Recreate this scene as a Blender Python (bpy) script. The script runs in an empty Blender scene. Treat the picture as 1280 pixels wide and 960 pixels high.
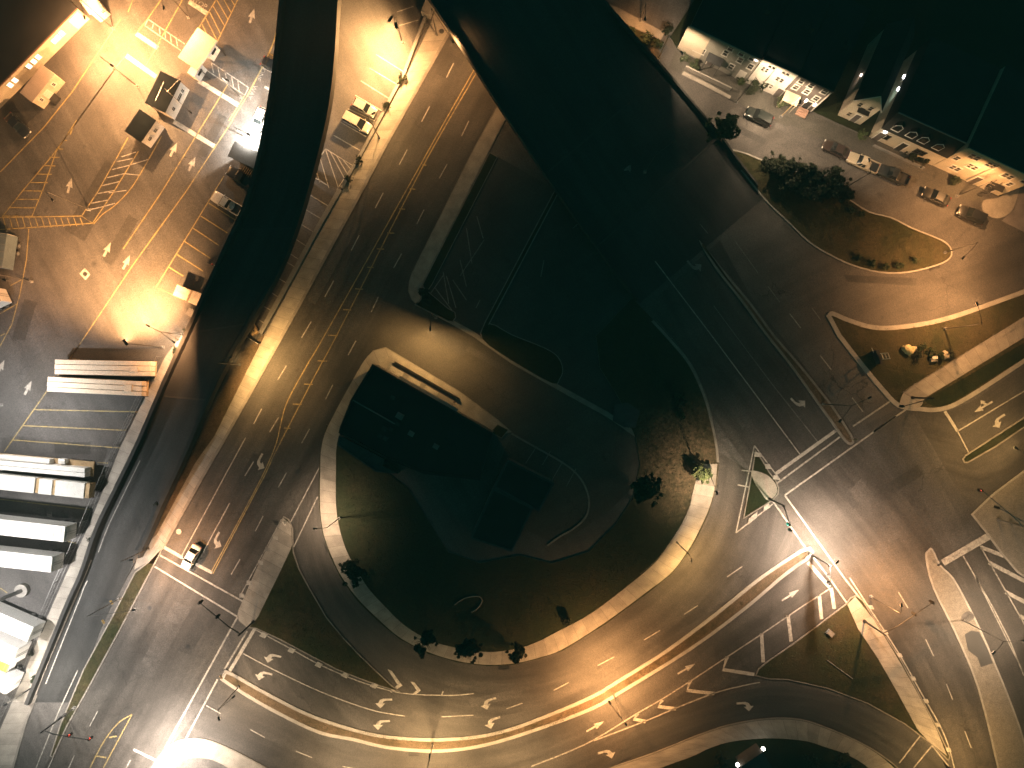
import bpy, bmesh, math, random
from mathutils import Vector, Matrix
random.seed(7)
SC = bpy.context.scene
COL = SC.collection
H = 115.0            # camera height (m)
PX = 7.4             # photograph pixels per metre on the ground
R = math.radians

def W(x, y, z=0.0):
    k = (H - z) / H / PX
    return Vector(((x - 640) * k, (480 - y) * k, z))
def WL(pts, z=0.0):
    return [W(p[0], p[1], z) for p in pts]
def D(dx, dy):
    return Vector((dx, -dy, 0)).normalized()
def ang(dx, dy):
    return math.atan2(-dy, dx)

# ------------------------------------------------------------------ materials
def _nt(name):
    m = bpy.data.materials.new(name); m.use_nodes = True
    nt = m.node_tree
    return m, nt, nt.nodes['Principled BSDF']
def _n(nt, t, **kw):
    n = nt.nodes.new(t)
    for k, v in kw.items():
        setattr(n, k, v)
    return n
def _math(nt, op, a, b=None, clamp=False):
    n = _n(nt, 'ShaderNodeMath', operation=op, use_clamp=clamp)
    for i, v in enumerate((a, b)):
        if v is None: continue
        if isinstance(v, (int, float)): n.inputs[i].default_value = v
        else: nt.links.new(v, n.inputs[i])
    return n.outputs[0]
def _noise(nt, vec, scale, detail=4, rough=0.6):
    n = _n(nt, 'ShaderNodeTexNoise')
    n.inputs['Scale'].default_value = scale
    n.inputs['Detail'].default_value = detail
    n.inputs['Roughness'].default_value = rough
    nt.links.new(vec, n.inputs['Vector'])
    return n.outputs[0]
def _range(nt, v, a, b, lo, hi):
    n = _n(nt, 'ShaderNodeMapRange')
    nt.links.new(v, n.inputs[0])
    for i, x in enumerate((a, b, lo, hi)): n.inputs[i + 1].default_value = x
    return n.outputs[0]
def _map(nt, vec, scale=(1, 1, 1), rot=0.0):
    n = _n(nt, 'ShaderNodeMapping')
    n.inputs['Scale'].default_value = scale
    n.inputs['Rotation'].default_value = (0, 0, rot)
    nt.links.new(vec, n.inputs['Vector'])
    return n.outputs[0]
def _scalecol(nt, col, fac):
    n = _n(nt, 'ShaderNodeMix', data_type='RGBA', blend_type='MULTIPLY')
    n.inputs[0].default_value = 1.0
    if isinstance(col, tuple): n.inputs[6].default_value = (*col, 1)
    else: nt.links.new(col, n.inputs[6])
    cmb = _n(nt, 'ShaderNodeCombineColor')
    for i in range(3): nt.links.new(fac, cmb.inputs[i])
    nt.links.new(cmb.outputs[0], n.inputs[7])
    return n.outputs[2]
def _mixcol(nt, fac, a, b):
    n = _n(nt, 'ShaderNodeMix', data_type='RGBA')
    nt.links.new(fac, n.inputs[0])
    for i, c in ((6, a), (7, b)):
        if isinstance(c, tuple): n.inputs[i].default_value = (*c, 1)
        else: nt.links.new(c, n.inputs[i])
    return n.outputs[2]

def asphalt(name, col=(0.078, 0.076, 0.073), uv=False, rot=0.0, streak=0.35, patch=0.35, rough=0.75, crack=0.5):
    m, nt, b = _nt(name)
    tc = _n(nt, 'ShaderNodeTexCoord')
    vec = tc.outputs['UV'] if uv else _map(nt, tc.outputs['Object'], rot=rot)
    g = _range(nt, _noise(nt, vec, 4.6, 3, 0.8), .32, .68, .5, 1.5)
    g2 = _range(nt, _noise(nt, vec, 1.7, 4, 0.7), .3, .7, .86, 1.14)
    p = _range(nt, _noise(nt, vec, 0.09, 5, 0.62), .32, .68, 1 - patch, 1 + patch)
    sv = _map(nt, vec, (0.5, 0.03, 1))
    s = _range(nt, _noise(nt, sv, 1.0, 5, 0.65), .32, .68, 1 - streak, 1 + streak)
    f = _math(nt, 'MULTIPLY', _math(nt, 'MULTIPLY', g, g2), _math(nt, 'MULTIPLY', p, s))
    # sealed cracks
    vo = _n(nt, 'ShaderNodeTexVoronoi', feature='DISTANCE_TO_EDGE')
    vo.inputs['Scale'].default_value = 0.14
    wob = _n(nt, 'ShaderNodeVectorMath', operation='ADD')
    nz = _n(nt, 'ShaderNodeTexNoise'); nz.inputs['Scale'].default_value = 0.5; nz.inputs['Detail'].default_value = 4
    nt.links.new(vec, nz.inputs['Vector'])
    sc_ = _n(nt, 'ShaderNodeVectorMath', operation='SCALE'); sc_.inputs['Scale'].default_value = 2.2
    nt.links.new(nz.outputs['Color'], sc_.inputs[0])
    nt.links.new(vec, wob.inputs[0]); nt.links.new(sc_.outputs[0], wob.inputs[1])
    nt.links.new(wob.outputs[0], vo.inputs['Vector'])
    line = _range(nt, vo.outputs['Distance'], .0, .012, 1, 0)
    mask = _range(nt, _noise(nt, vec, 0.06, 2), .5, .6, 0, crack)
    cr = _math(nt, 'SUBTRACT', 1.0, _math(nt, 'MULTIPLY', line, mask))
    f = _math(nt, 'MULTIPLY', f, cr)
    # oil spots
    ol = _range(nt, _noise(nt, vec, 0.45, 3, .5), .66, .74, 1, .62)
    f = _math(nt, 'MULTIPLY', f, ol)
    nt.links.new(_scalecol(nt, col, f), b.inputs['Base Color'])
    b.inputs['Roughness'].default_value = rough
    b.inputs['Specular IOR Level'].default_value = 0.25
    bp = _n(nt, 'ShaderNodeBump'); bp.inputs['Strength'].default_value = .35; bp.inputs['Distance'].default_value = .02
    nt.links.new(_noise(nt, vec, 14, 3), bp.inputs['Height']); nt.links.new(bp.outputs[0], b.inputs['Normal'])
    return m

def rough_mat(name, col, var=0.25, scale=1.5, rough=0.8, joint=0.0, uv=False, col2=None, fine=9, metallic=0.0, spec=.3, finevar=.18):
    m, nt, b = _nt(name)
    tc = _n(nt, 'ShaderNodeTexCoord')
    vec = tc.outputs['UV'] if uv else tc.outputs['Object']
    f = _math(nt, 'MULTIPLY', _range(nt, _noise(nt, vec, scale, 5, .62), .3, .7, 1 - var, 1 + var),
              _range(nt, _noise(nt, vec, fine, 3), .3, .7, 1 - finevar, 1 + finevar))
    if joint:
        sep = _n(nt, 'ShaderNodeSeparateXYZ'); nt.links.new(vec, sep.inputs[0])
        fr = _math(nt, 'FRACT', _math(nt, 'DIVIDE', sep.outputs[1], joint))
        f = _math(nt, 'MULTIPLY', f, _range(nt, fr, .0, .05, .45, 1.0))
        fl = _math(nt, 'FLOOR', _math(nt, 'DIVIDE', sep.outputs[1], joint))
        wn = _n(nt, 'ShaderNodeTexWhiteNoise', noise_dimensions='1D'); nt.links.new(fl, wn.inputs['W'])
        f = _math(nt, 'MULTIPLY', f, _range(nt, wn.outputs['Value'], 0, 1, .86, 1.1))
    c = col
    if col2:
        c = _mixcol(nt, _range(nt, _noise(nt, vec, scale * .45, 5, .65), .38, .62, 0, 1), col, col2)
    nt.links.new(_scalecol(nt, c, f), b.inputs['Base Color'])
    b.inputs['Roughness'].default_value = rough
    b.inputs['Metallic'].default_value = metallic
    b.inputs['Specular IOR Level'].default_value = spec
    return m

def paint_mat(name, col, wear=0.55):
    """road paint, worn through in patches"""
    m, nt, b = _nt(name)
    tc = _n(nt, 'ShaderNodeTexCoord'); vec = tc.outputs['Object']
    w = _range(nt, _noise(nt, vec, 1.6, 6, .75), .42, .62, 0, wear)
    w2 = _range(nt, _noise(nt, vec, 0.12, 3, .5), .35, .65, .5, 1.25)
    fac = _math(nt, 'MULTIPLY', w, w2, True)
    nt.links.new(_mixcol(nt, fac, col, (.10, .095, .088)), b.inputs['Base Color'])
    b.inputs['Roughness'].default_value = .7
    return m

def grass_mat(name, a, bcol, dry, drymix=.5):
    m, nt, b = _nt(name)
    tc = _n(nt, 'ShaderNodeTexCoord'); vec = tc.outputs['Object']
    c = _mixcol(nt, _range(nt, _noise(nt, vec, .9, 6, .75), .35, .65, 0, 1), a, bcol)
    c = _mixcol(nt, _range(nt, _noise(nt, vec, .16, 5, .7), .5 - .2 * drymix, .72 - .2 * drymix, 0, drymix * 1.4), c, dry)
    f = _math(nt, 'MULTIPLY', _range(nt, _noise(nt, vec, 6, 4, .8), .3, .7, .45, 1.55), _range(nt, _noise(nt, vec, 2.2, 4, .7), .3, .7, .7, 1.3))
    nt.links.new(_scalecol(nt, c, f), b.inputs['Base Color'])
    b.inputs['Roughness'].default_value = .95
    b.inputs['Specular IOR Level'].default_value = .1
    bp = _n(nt, 'ShaderNodeBump'); bp.inputs['Strength'].default_value = 1; bp.inputs['Distance'].default_value = .12
    nt.links.new(_noise(nt, vec, 5, 4, .8), bp.inputs['Height']); nt.links.new(bp.outputs[0], b.inputs['Normal'])
    return m

def leaf_mat(name, a, bcol):
    m, nt, b = _nt(name)
    g = _n(nt, 'ShaderNodeNewGeometry')
    tc = _n(nt, 'ShaderNodeTexCoord')
    f = _range(nt, g.outputs['Random Per Island'], 0, 1, .5, 1.5)
    c = _mixcol(nt, _range(nt, _noise(nt, tc.outputs['Object'], 1.2, 3), .35, .65, 0, 1), a, bcol)
    nt.links.new(_scalecol(nt, c, f), b.inputs['Base Color'])
    b.inputs['Roughness'].default_value = .7
    b.inputs['Specular IOR Level'].default_value = .25
    return m

def plain(name, col, rough=.5, metallic=0.0, spec=.5, coat=0.0, var=.08):
    m = rough_mat(name, col, var=var, scale=1.2, rough=rough, metallic=metallic, spec=spec, finevar=.05)
    m.node_tree.nodes['Principled BSDF'].inputs['Coat Weight'].default_value = coat
    return m
def emit(name, col, strength):
    m, nt, b = _nt(name)
    b.inputs['Base Color'].default_value = (*[min(1, c) for c in col], 1)
    b.inputs['Emission Color'].default_value = (*col, 1)
    b.inputs['Emission Strength'].default_value = strength
    return m

AVE_ROT = -math.atan2(355, 637)      # direction of the avenue
M = {}
M['asphalt'] = asphalt('asphalt_lot', (.080, .077, .074), rot=AVE_ROT, streak=.22, patch=.3)
M['road_uv'] = asphalt('asphalt_road', (.064, .0605, .056), uv=True, streak=.3, patch=.32)
M['road_dark'] = asphalt('asphalt_dark', (.055, .055, .053), uv=True, streak=.3, patch=.2)
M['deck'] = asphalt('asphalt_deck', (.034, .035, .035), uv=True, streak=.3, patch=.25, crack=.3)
M['street'] = asphalt('asphalt_street', (.088, .083, .077), rot=R(64), streak=.18, patch=.3, crack=.8)
M['concrete'] = rough_mat('concrete', (.30, .285, .26), .18, .8, .85)
M['kerb'] = rough_mat('kerb_concrete', (.21, .195, .175), .25, .7, .85)
M['walk'] = rough_mat('sidewalk_concrete', (.30, .278, .245), .26, .5, .85, joint=1.9, uv=True)
M['walk_plain'] = rough_mat('pavement_concrete', (.27, .25, .22), .28, .45, .85)
M['barrier'] = rough_mat('barrier_concrete', (.20, .195, .185), .25, .6, .85)
M['joint'] = rough_mat('joint_concrete', (.055, .053, .05), .2, 1, .85)
M['white'] = paint_mat('white_road_paint', (.40, .385, .35), .75)
M['white_fresh'] = paint_mat('fresh_white_road_paint', (.44, .42, .38), .65)
M['white_worn'] = paint_mat('worn_white_road_paint', (.30, .29, .27), .85)
M['white_faint'] = paint_mat('faint_white_road_paint', (.22, .22, .205), .95)
M['yellow'] = paint_mat('yellow_road_paint', (.38, .29, .11), .75)
M['grass'] = grass_mat('grass', (.020, .028, .012), (.036, .038, .017), (.062, .048, .027), .5)
M['lawn'] = grass_mat('lawn', (.020, .029, .016), (.031, .036, .020), (.044, .038, .023), .4)
def lit_dry_bank(m, centre, r0, r1, col):
    '''dry grass with lamp light painted in, on one bank of the lawn'''
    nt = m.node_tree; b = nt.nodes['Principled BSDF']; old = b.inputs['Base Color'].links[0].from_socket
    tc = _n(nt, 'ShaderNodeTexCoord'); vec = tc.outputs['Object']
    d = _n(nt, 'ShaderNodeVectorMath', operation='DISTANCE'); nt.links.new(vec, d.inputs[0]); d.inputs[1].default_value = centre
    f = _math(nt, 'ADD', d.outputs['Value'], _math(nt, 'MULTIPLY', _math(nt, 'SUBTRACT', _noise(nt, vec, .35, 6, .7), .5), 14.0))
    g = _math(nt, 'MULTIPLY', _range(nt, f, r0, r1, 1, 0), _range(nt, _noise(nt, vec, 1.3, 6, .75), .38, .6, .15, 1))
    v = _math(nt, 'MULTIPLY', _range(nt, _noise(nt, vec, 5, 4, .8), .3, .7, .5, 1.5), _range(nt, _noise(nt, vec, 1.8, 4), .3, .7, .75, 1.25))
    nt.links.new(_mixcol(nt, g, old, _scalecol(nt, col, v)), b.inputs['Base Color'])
lit_dry_bank(M['lawn'], W(858, 575, .14), 4.0, 12.5, (.125, .095, .062))  # paler colour stands in for lamp light on the dry grass
M['grass_dry'] = grass_mat('dry_grass', (.026, .032, .015), (.042, .042, .021), (.072, .060, .034), .6)
M['grass_dark'] = grass_mat('dark_grass', (.014, .022, .010), (.022, .028, .013), (.04, .034, .02), .3)
M['dirt'] = grass_mat('dirt_verge', (.065, .052, .032), (.048, .045, .022), (.12, .09, .06), .8)
M['gravel'] = rough_mat('gravel', (.19, .172, .145), .18, 1.4, .95, fine=5.5, finevar=.34)
M['leaf'] = leaf_mat('leaves', (.022, .036, .014), (.036, .05, .02))
M['leaf_dark'] = leaf_mat('dark_leaves', (.012, .018, .009), (.02, .027, .012))
M['leaf_light'] = leaf_mat('light_leaves', (.045, .07, .026), (.075, .095, .04))
M['bark'] = rough_mat('bark', (.09, .07, .05), .3, 3, .9)
M['lampsteel'] = plain('painted_lamp_steel', (.075, .072, .066), .55, .3)
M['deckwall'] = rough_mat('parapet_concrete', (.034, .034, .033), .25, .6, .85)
M['steel'] = plain('galvanised_steel', (.24, .24, .235), .45, .6)
M['darksteel'] = plain('dark_steel', (.035, .035, .035), .5, .3)
M['black'] = plain('black_rubber', (.018, .018, .018), .8)
M['roof_black'] = rough_mat('black_roof', (.019, .0195, .02), .3, .35, .9)
M['booth_roof'] = rough_mat('booth_roof', (.007, .009, .011), .3, .6, 1.0, spec=0.0)
M['roof_grey'] = rough_mat('grey_roof', (.17, .165, .16), .2, .5, .85)
M['roof_slate'] = rough_mat('slate_roof', (.042, .045, .048), .25, .8, .8, col2=(.06, .064, .068))
M['glass'] = plain('dark_glass', (.012, .015, .016), .08, spec=.8)
M['wall_white'] = rough_mat('white_siding', (.50, .48, .44), .1, .6, .7)
M['wall_cream'] = rough_mat('cream_siding', (.42, .37, .29), .12, .6, .75)
M['wall_grey'] = rough_mat('grey_siding', (.22, .215, .19), .15, .6, .75)
M['wall_dark'] = rough_mat('dark_siding', (.095, .085, .08), .15, .6, .75)
M['brick'] = rough_mat('brick', (.30, .19, .14), .2, 1.2, .85)
M['trim'] = plain('white_trim', (.55, .53, .49), .6)
M['lit'] = emit('lit_window', (1, .86, .62), 2.2)
M['wood'] = rough_mat('timber', (.42, .30, .17), .25, 2, .8)

# ------------------------------------------------------------------ mesh builder
class MB:
    def __init__(s): s.v = []; s.f = []; s.mi = []; s.uv = {}; s.mats = []
    def _m(s, mat):
        if mat is None: return 0
        if mat not in s.mats: s.mats.append(mat)
        return s.mats.index(mat)
    def face(s, idx, mat=None, uv=None):
        s.f.append(tuple(idx)); s.mi.append(s._m(mat))
        if uv: s.uv[len(s.f) - 1] = uv
    def poly(s, pts, z=None, mat=None):
        n = len(s.v)
        a = 0
        for i in range(len(pts)):
            p, q = pts[i], pts[(i + 1) % len(pts)]
            a += p[0] * q[1] - q[0] * p[1]
        pp = list(pts) if a > 0 else list(reversed(pts))
        s.v += [Vector((p[0], p[1], p[2] if z is None else z)) for p in pp]
        s.face(range(n, n + len(pp)), mat)
    def prism(s, pts, z0, z1, mat=None, top=True):
        a = sum(pts[i][0] * pts[(i + 1) % len(pts)][1] - pts[(i + 1) % len(pts)][0] * pts[i][1] for i in range(len(pts)))
        pp = list(pts) if a > 0 else list(reversed(pts))
        n = len(s.v); k = len(pp)
        s.v += [Vector((p[0], p[1], z0)) for p in pp] + [Vector((p[0], p[1], z1)) for p in pp]
        for i in range(k):
            j = (i + 1) % k
            s.face((n + i, n + j, n + k + j, n + k + i), mat)
        if top: s.face(range(n + k, n + 2 * k), mat)
        s.face(range(n + k - 1, n - 1, -1), mat)
    def box(s, c, d, rz=0.0, mat=None, taper=1.0, mtx=None):
        n = len(s.v)
        hx, hy, hz = d[0] / 2, d[1] / 2, d[2] / 2
        cs, sn = math.cos(rz), math.sin(rz)
        for z in (-hz, hz):
            t = taper if z > 0 else 1
            for x, y in ((-hx, -hy), (hx, -hy), (hx, hy), (-hx, hy)):
                x *= t; y *= t
                p = Vector((c[0] + x * cs - y * sn, c[1] + x * sn + y * cs, c[2] + z))
                s.v.append(mtx @ p if mtx else p)
        for f in ((3, 2, 1, 0), (4, 5, 6, 7), (0, 1, 5, 4), (1, 2, 6, 5), (2, 3, 7, 6), (3, 0, 4, 7)):
            s.face([n + i for i in f], mat)
    def tube(s, pts, r, seg=8, mat=None, cap=True):
        pts = [Vector(p) for p in pts]
        rr = r if isinstance(r, (list, tuple)) else [r] * len(pts)
        rings = []
        for i, p in enumerate(pts):
            t = (pts[min(i + 1, len(pts) - 1)] - pts[max(i - 1, 0)]).normalized()
            up = Vector((0, 0, 1)) if abs(t.z) < .95 else Vector((1, 0, 0))
            a = t.cross(up).normalized(); b = a.cross(t)
            n = len(s.v)
            for k in range(seg):
                th = 2 * math.pi * k / seg
                s.v.append(p + (a * math.cos(th) + b * math.sin(th)) * rr[i])
            rings.append(n)
        for i in range(len(rings) - 1):
            for k in range(seg):
                k2 = (k + 1) % seg
                s.face((rings[i] + k, rings[i] + k2, rings[i + 1] + k2, rings[i + 1] + k), mat)
        if cap:
            s.face([rings[0] + k for k in range(seg)][::-1], mat)
            s.face([rings[-1] + k for k in range(seg)], mat)
    def cyl(s, c, r, h, seg=16, mat=None, axis='z', r2=None):
        c = Vector(c); ax = {'x': Vector((1, 0, 0)), 'y': Vector((0, 1, 0)), 'z': Vector((0, 0, 1))}[axis]
        s.tube([c - ax * h / 2, c + ax * h / 2], [r, r if r2 is None else r2], seg, mat)
    def strip(s, L, Rr, mat=None, v0=0.0):
        """sheet between two polylines, uv in metres (u across, v along)"""
        n = len(s.v); v = v0; k = len(L)
        vs = []
        for i in range(k):
            if i: v += ((L[i] + Rr[i]) / 2 - (L[i - 1] + Rr[i - 1]) / 2).length
            vs.append(v)
            s.v += [L[i].copy(), Rr[i].copy()]
        for i in range(k - 1):
            a, b, c, d = n + 2 * i, n + 2 * i + 1, n + 2 * i + 3, n + 2 * i + 2
            w0 = (L[i] - Rr[i]).length; w1 = (L[i + 1] - Rr[i + 1]).length
            e = (s.v[b] - s.v[a]).to_2d(); g = (s.v[d] - s.v[a]).to_2d()
            uva, uvb, uvc, uvd = (0, vs[i]), (w0, vs[i]), (w1, vs[i + 1]), (0, vs[i + 1])
            if e.x * g.y - e.y * g.x > 0: s.face((a, b, c, d), mat, (uva, uvb, uvc, uvd))
            else: s.face((d, c, b, a), mat, (uvd, uvc, uvb, uva))
    def build(s, name, mat=None, parent=None, smooth=False, loc=None):
        me = bpy.data.meshes.new(name)
        me.from_pydata([tuple(v) for v in s.v], [], s.f)
        mats = s.mats if s.mats else [mat]
        if s.mats and mat and None in s.mats: mats = [mat if x is None else x for x in s.mats]
        for m in mats: me.materials.append(m)
        for i, p in enumerate(me.polygons):
            p.material_index = s.mi[i] if s.mats else 0
            p.use_smooth = smooth
        if s.uv:
            ul = me.uv_layers.new(name='UVMap')
            for i, p in enumerate(me.polygons):
                u = s.uv.get(i)
                if u:
                    for j, li in enumerate(p.loop_indices): ul.data[li].uv = u[j]
        me.update()
        o = bpy.data.objects.new(name, me); COL.objects.link(o)
        if parent: o.parent = parent
        if loc is not None: o.location = loc
        return o

def tag(o, label=None, cat=None, group=None, kind=None):
    if label: o['label'] = label
    if cat: o['category'] = cat
    if group: o['group'] = group
    if kind: o['kind'] = kind
    return o
def struct(o, label=None, cat=None):
    o['kind'] = 'structure'
    return o
def thing(name, label, cat, loc=(0, 0, 0), rz=0.0, group=None):
    o = bpy.data.objects.new(name, None); COL.objects.link(o)
    o.empty_display_size = .3
    o.location = loc; o.rotation_euler = (0, 0, rz)
    return tag(o, label, cat, group)
def bevel(o, w=.05, seg=2):
    md = o.modifiers.new('bevel', 'BEVEL'); md.width = w; md.segments = seg; md.limit_method = 'ANGLE'
    return o

def cr(pts, n=6, closed=False):
    """Catmull-Rom through the points (any dimension)"""
    P = [Vector(p) for p in pts]; out = []
    k = len(P)
    rng = range(k) if closed else range(k - 1)
    for i in rng:
        if closed: p0, p1, p2, p3 = P[i - 1], P[i], P[(i + 1) % k], P[(i + 2) % k]
        else: p0, p1, p2, p3 = P[max(i - 1, 0)], P[i], P[i + 1], P[min(i + 2, k - 1)]
        for j in range(n):
            t = j / n
            out.append(.5 * ((2 * p1) + (p2 - p0) * t + (2 * p0 - 5 * p1 + 4 * p2 - p3) * t * t + (3 * p1 - p0 - 3 * p2 + p3) * t ** 3))
    if not closed: out.append(P[-1])
    return out
def resample(pts, n):
    P = [Vector(p) for p in pts]
    d = [0]
    for i in range(1, len(P)): d.append(d[-1] + (P[i] - P[i - 1]).length)
    out = []; j = 0
    for k in range(n):
        t = d[-1] * k / (n - 1)
        while j < len(P) - 2 and d[j + 1] < t: j += 1
        f = (t - d[j]) / max(1e-9, d[j + 1] - d[j])
        out.append(P[j].lerp(P[j + 1], min(1, max(0, f))))
    return out
def inset(pts, w):
    """move a closed polygon inwards by w metres"""
    P = [Vector((p[0], p[1])) for p in pts]
    a = sum(P[i].x * P[(i + 1) % len(P)].y - P[(i + 1) % len(P)].x * P[i].y for i in range(len(P)))
    if a < 0: P.reverse()
    out = []
    k = len(P)
    for i in range(k):
        e1 = (P[i] - P[i - 1]); e2 = (P[(i + 1) % k] - P[i])
        if e1.length < 1e-6 or e2.length < 1e-6: out.append(P[i].copy()); continue
        e1.normalize(); e2.normalize()
        n1 = Vector((-e1.y, e1.x)); n2 = Vector((-e2.y, e2.x))
        nn = n1 + n2
        if nn.length < .2: nn = n1
        nn.normalize()
        out.append(P[i] + nn * w / max(.45, nn.dot(n1)))
    return out
def offset_line(pts, d):
    P = [Vector((p[0], p[1], p[2] if len(p) > 2 else 0)) for p in pts]; out = []
    for i, p in enumerate(P):
        t = (P[min(i + 1, len(P) - 1)] - P[max(i - 1, 0)]); t.z = 0; t.normalize()
        out.append(p + Vector((-t.y, t.x, 0)) * d)
    return out
def px_strip(name, Lpx, Rpx, z, mat, n=60, smooth=True, kind='structure'):
    L = cr(Lpx, 8) if smooth else Lpx; Q = cr(Rpx, 8) if smooth else Rpx
    mb = MB(); mb.strip([W(p[0], p[1], z) for p in resample(L, n)], [W(p[0], p[1], z) for p in resample(Q, n)])
    o = mb.build(name, mat)
    if kind: o['kind'] = kind
    return o
def px_poly(name, pts, z, mat, smooth=0):
    if smooth: pts = cr(pts, smooth, True)
    mb = MB(); mb.poly(WL(pts, z), z); o = mb.build(name, mat); o['kind'] = 'structure'
    return o
def island(name, pts, top, rim=.2, h=.13, smooth=0, rimmat=None, topmat2=None):
    if smooth: pts = cr(pts, smooth, True)
    P = [W(p[0], p[1], h) for p in pts]
    mb = MB(); mb.prism(P, -.05, h); o = mb.build(name + '_kerb', rimmat or M['kerb']); o['kind'] = 'structure'
    if top:
        mb = MB(); mb.poly([(q.x, q.y, h + .012) for q in inset(P, rim)], h + .012)
        t = mb.build(name, top); t['kind'] = 'structure'
    return o
def text_mesh(s, size):
    cu = bpy.data.curves.new('lettering', 'FONT'); cu.body = s; cu.size = size; cu.align_x = 'CENTER'; cu.align_y = 'CENTER'
    ob = bpy.data.objects.new('lettering', cu)
    me = bpy.data.meshes.new_from_object(ob)
    bpy.data.objects.remove(ob); return me
SKY_STRENGTH = 0.040
LIGHT_GAIN = 1.0
HAZE = 0.001
FIT = {1: ((1.0, 0.559, 0.19), 0.704), 2: ((1.0, 0.546, 0.185), 8.042), 3: ((1.0, 0.454, 0.163), 4.735), 4: ((1.0, 0.553, 0.187), 4.964), 5: ((1.0, 0.678, 0.429), 3.101), 6: ((1.0, 0.468, 0.164), 8.276), 7: ((1.0, 0.469, 0.166), 4.017), 8: ((1.0, 0.68, 0.4), 0.045), 9: ((1.0, 0.673, 0.396), 2.911), 10: ((1.0, 0.6, 0.27), 0.06), 11: ((1.0, 0.612, 0.274), 6.877), 12: ((1.0, 0.694, 0.434), 1.578), 13: ((1.0, 0.462, 0.164), 4.502), 14: ((1.0, 0.687, 0.43), 1.552), 15: ((1.0, 0.683, 0.428), 2.675), 16: ((1.0, 0.45, 0.161), 5.919), 17: ((1.0, 0.735, 0.543), 8.443), 18: ((1.0, 0.553, 0.186), 2.362), 19: ((1.0, 0.696, 0.436), 2.043), 20: ((1.0, 0.691, 0.431), 5.944), 21: ((1.0, 0.463, 0.165), 3.175), 22: ((1.0, 0.46, 0.165), 2.0), 23: ((1.0, 0.869, 0.734), 2.382), 24: ((1.0, 0.818, 0.671), 13.0), 25: ((1.0, 0.867, 0.727), 1.01), 26: ((1.0, 0.455, 0.18), 0.045), 27: ((1.0, 0.46, 0.18), 5.279), 28: ((1.0, 0.485, 0.183), 19.887), 29: ((1.0, 0.496, 0.19), 8.557), 30: ((1.0, 0.495, 0.188), 5.175), 31: ((1.0, 0.517, 0.192), 14.965), 32: ((1.0, 0.461, 0.174), 17.315), 33: ((1.0, 0.936, 0.828), 22.181), 34: ((1.0, 0.708, 0.444), 8.65), 35: ((1.0, 0.455, 0.18), 3.917), 36: ((1.0, 0.458, 0.181), 0.958), 37: ((1.0, 0.454, 0.179), 2.077), 38: ((1.0, 0.7, 0.439), 1.741), 39: ((1.0, 0.552, 0.187), 4.866), 40: ((1.0, 0.475, 0.167), 2.499), 41: ((1.0, 0.89, 0.754), 3.79), 42: ((1.0, 0.552, 0.188), 2.618), 43: ((1.0, 0.461, 0.165), 2.243), 44: ((1.0, 0.756, 0.578), 2.394), 45: ((1.0, 0.871, 0.731), 0.06), 46: ((1.0, 0.78, 0.66), 0.22), 47: ((0.6, 1.0, 0.9), 0.264), 48: ((1.0, 0.921, 0.862), 2.372), 49: ((1.0, 0.667, 0.363), 3.733), 50: ((1.0, 0.604, 0.27), 3.091), 51: ((1.0, 0.701, 0.44), 0.858), 52: ((1.0, 0.932, 0.882), 3.477), 53: ((0.12, 1.0, 0.6), 0.611)}
# ================================================================== GROUND, ROADS, PAVEMENTS
mb = MB(); mb.poly([(-900, -900), (900, -900), (900, 900), (-900, 900)], 0)
struct(mb.build('ground', M['asphalt']))

# --- the avenue
AL = [(585, 0), (560, 45), (484, 180), (455, 235), (376, 380), (280, 552), (205, 682), (90, 897), (52, 965), (20, 1020)]
AR = [(690, 0), (665, 45), (595, 180), (565, 235), (510, 380), (400, 580), (363, 652), (297, 771), (206, 936), (165, 1010)]
px_strip('avenue_road', AL, AR, .004, M['road_uv'], 90, False)
# --- side street into the block
px_poly('side_street_road', [(540, 385), (640, 452), (760, 517), (800, 548), (800, 600), (760, 640), (700, 680), (600, 640), (640, 540), (573, 488), (480, 437), (455, 452), (475, 400), (507, 372)], .008, asphalt('asphalt_side', (.062, .058, .051), rot=R(60), streak=.12, patch=.25))
# --- loop road (inner carriageway, median, outer carriageway, slip lane)
LI = [(402, 560), (399, 630), (402, 665), (412, 695), (425, 722), (445, 750), (470, 775), (499, 799), (534, 817), (571, 828), (609, 833), (644, 831), (674, 824), (705, 813), (759, 779), (812, 740), (860, 692), (887, 645), (897, 600), (899, 565)]
LO = [(366, 655), (366, 690), (378, 722), (392, 750), (415, 790), (440, 830), (475, 862), (505, 880), (535, 890), (570, 897), (610, 897), (650, 890), (690, 878), (735, 858), (790, 826), (850, 788), (910, 750), (958, 708), (985, 660), (985, 620)]
LM = [(290, 800), (345, 830), (400, 860), (450, 885), (500, 900), (540, 905), (590, 902), (640, 892), (690, 872), (750, 842), (820, 800), (880, 760), (940, 720), (1010, 670), (1030, 650)]
LM2 = [(285, 842), (350, 872), (400, 895), (440, 914), (482, 924), (538, 929), (590, 927), (636, 919), (690, 900), (745, 874), (831, 820), (894, 773), (950, 735), (1010, 694), (1040, 674)]
LB = [(215, 930), (300, 975), (370, 1000), (450, 1015), (538, 1018), (620, 1010), (700, 980), (780, 945), (830, 925), (890, 895), (950, 855), (1000, 815), (1055, 757), (1070, 745), (1085, 725)]
px_strip('loop_road_inner', LI, LO, .012, M['road_uv'], 90)
px_strip('loop_road_middle', LO, LM2[:-1] + [(1020, 690)], .008, M['road_uv'], 90)
px_strip('loop_road_outer', LM2, LB, .008, M['road_uv'], 90)
SA = [(800, 900), (860, 880), (911, 868), (960, 858), (1000, 860), (1040, 868), (1090, 885), (1130, 908), (1165, 935), (1200, 975)]
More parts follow.
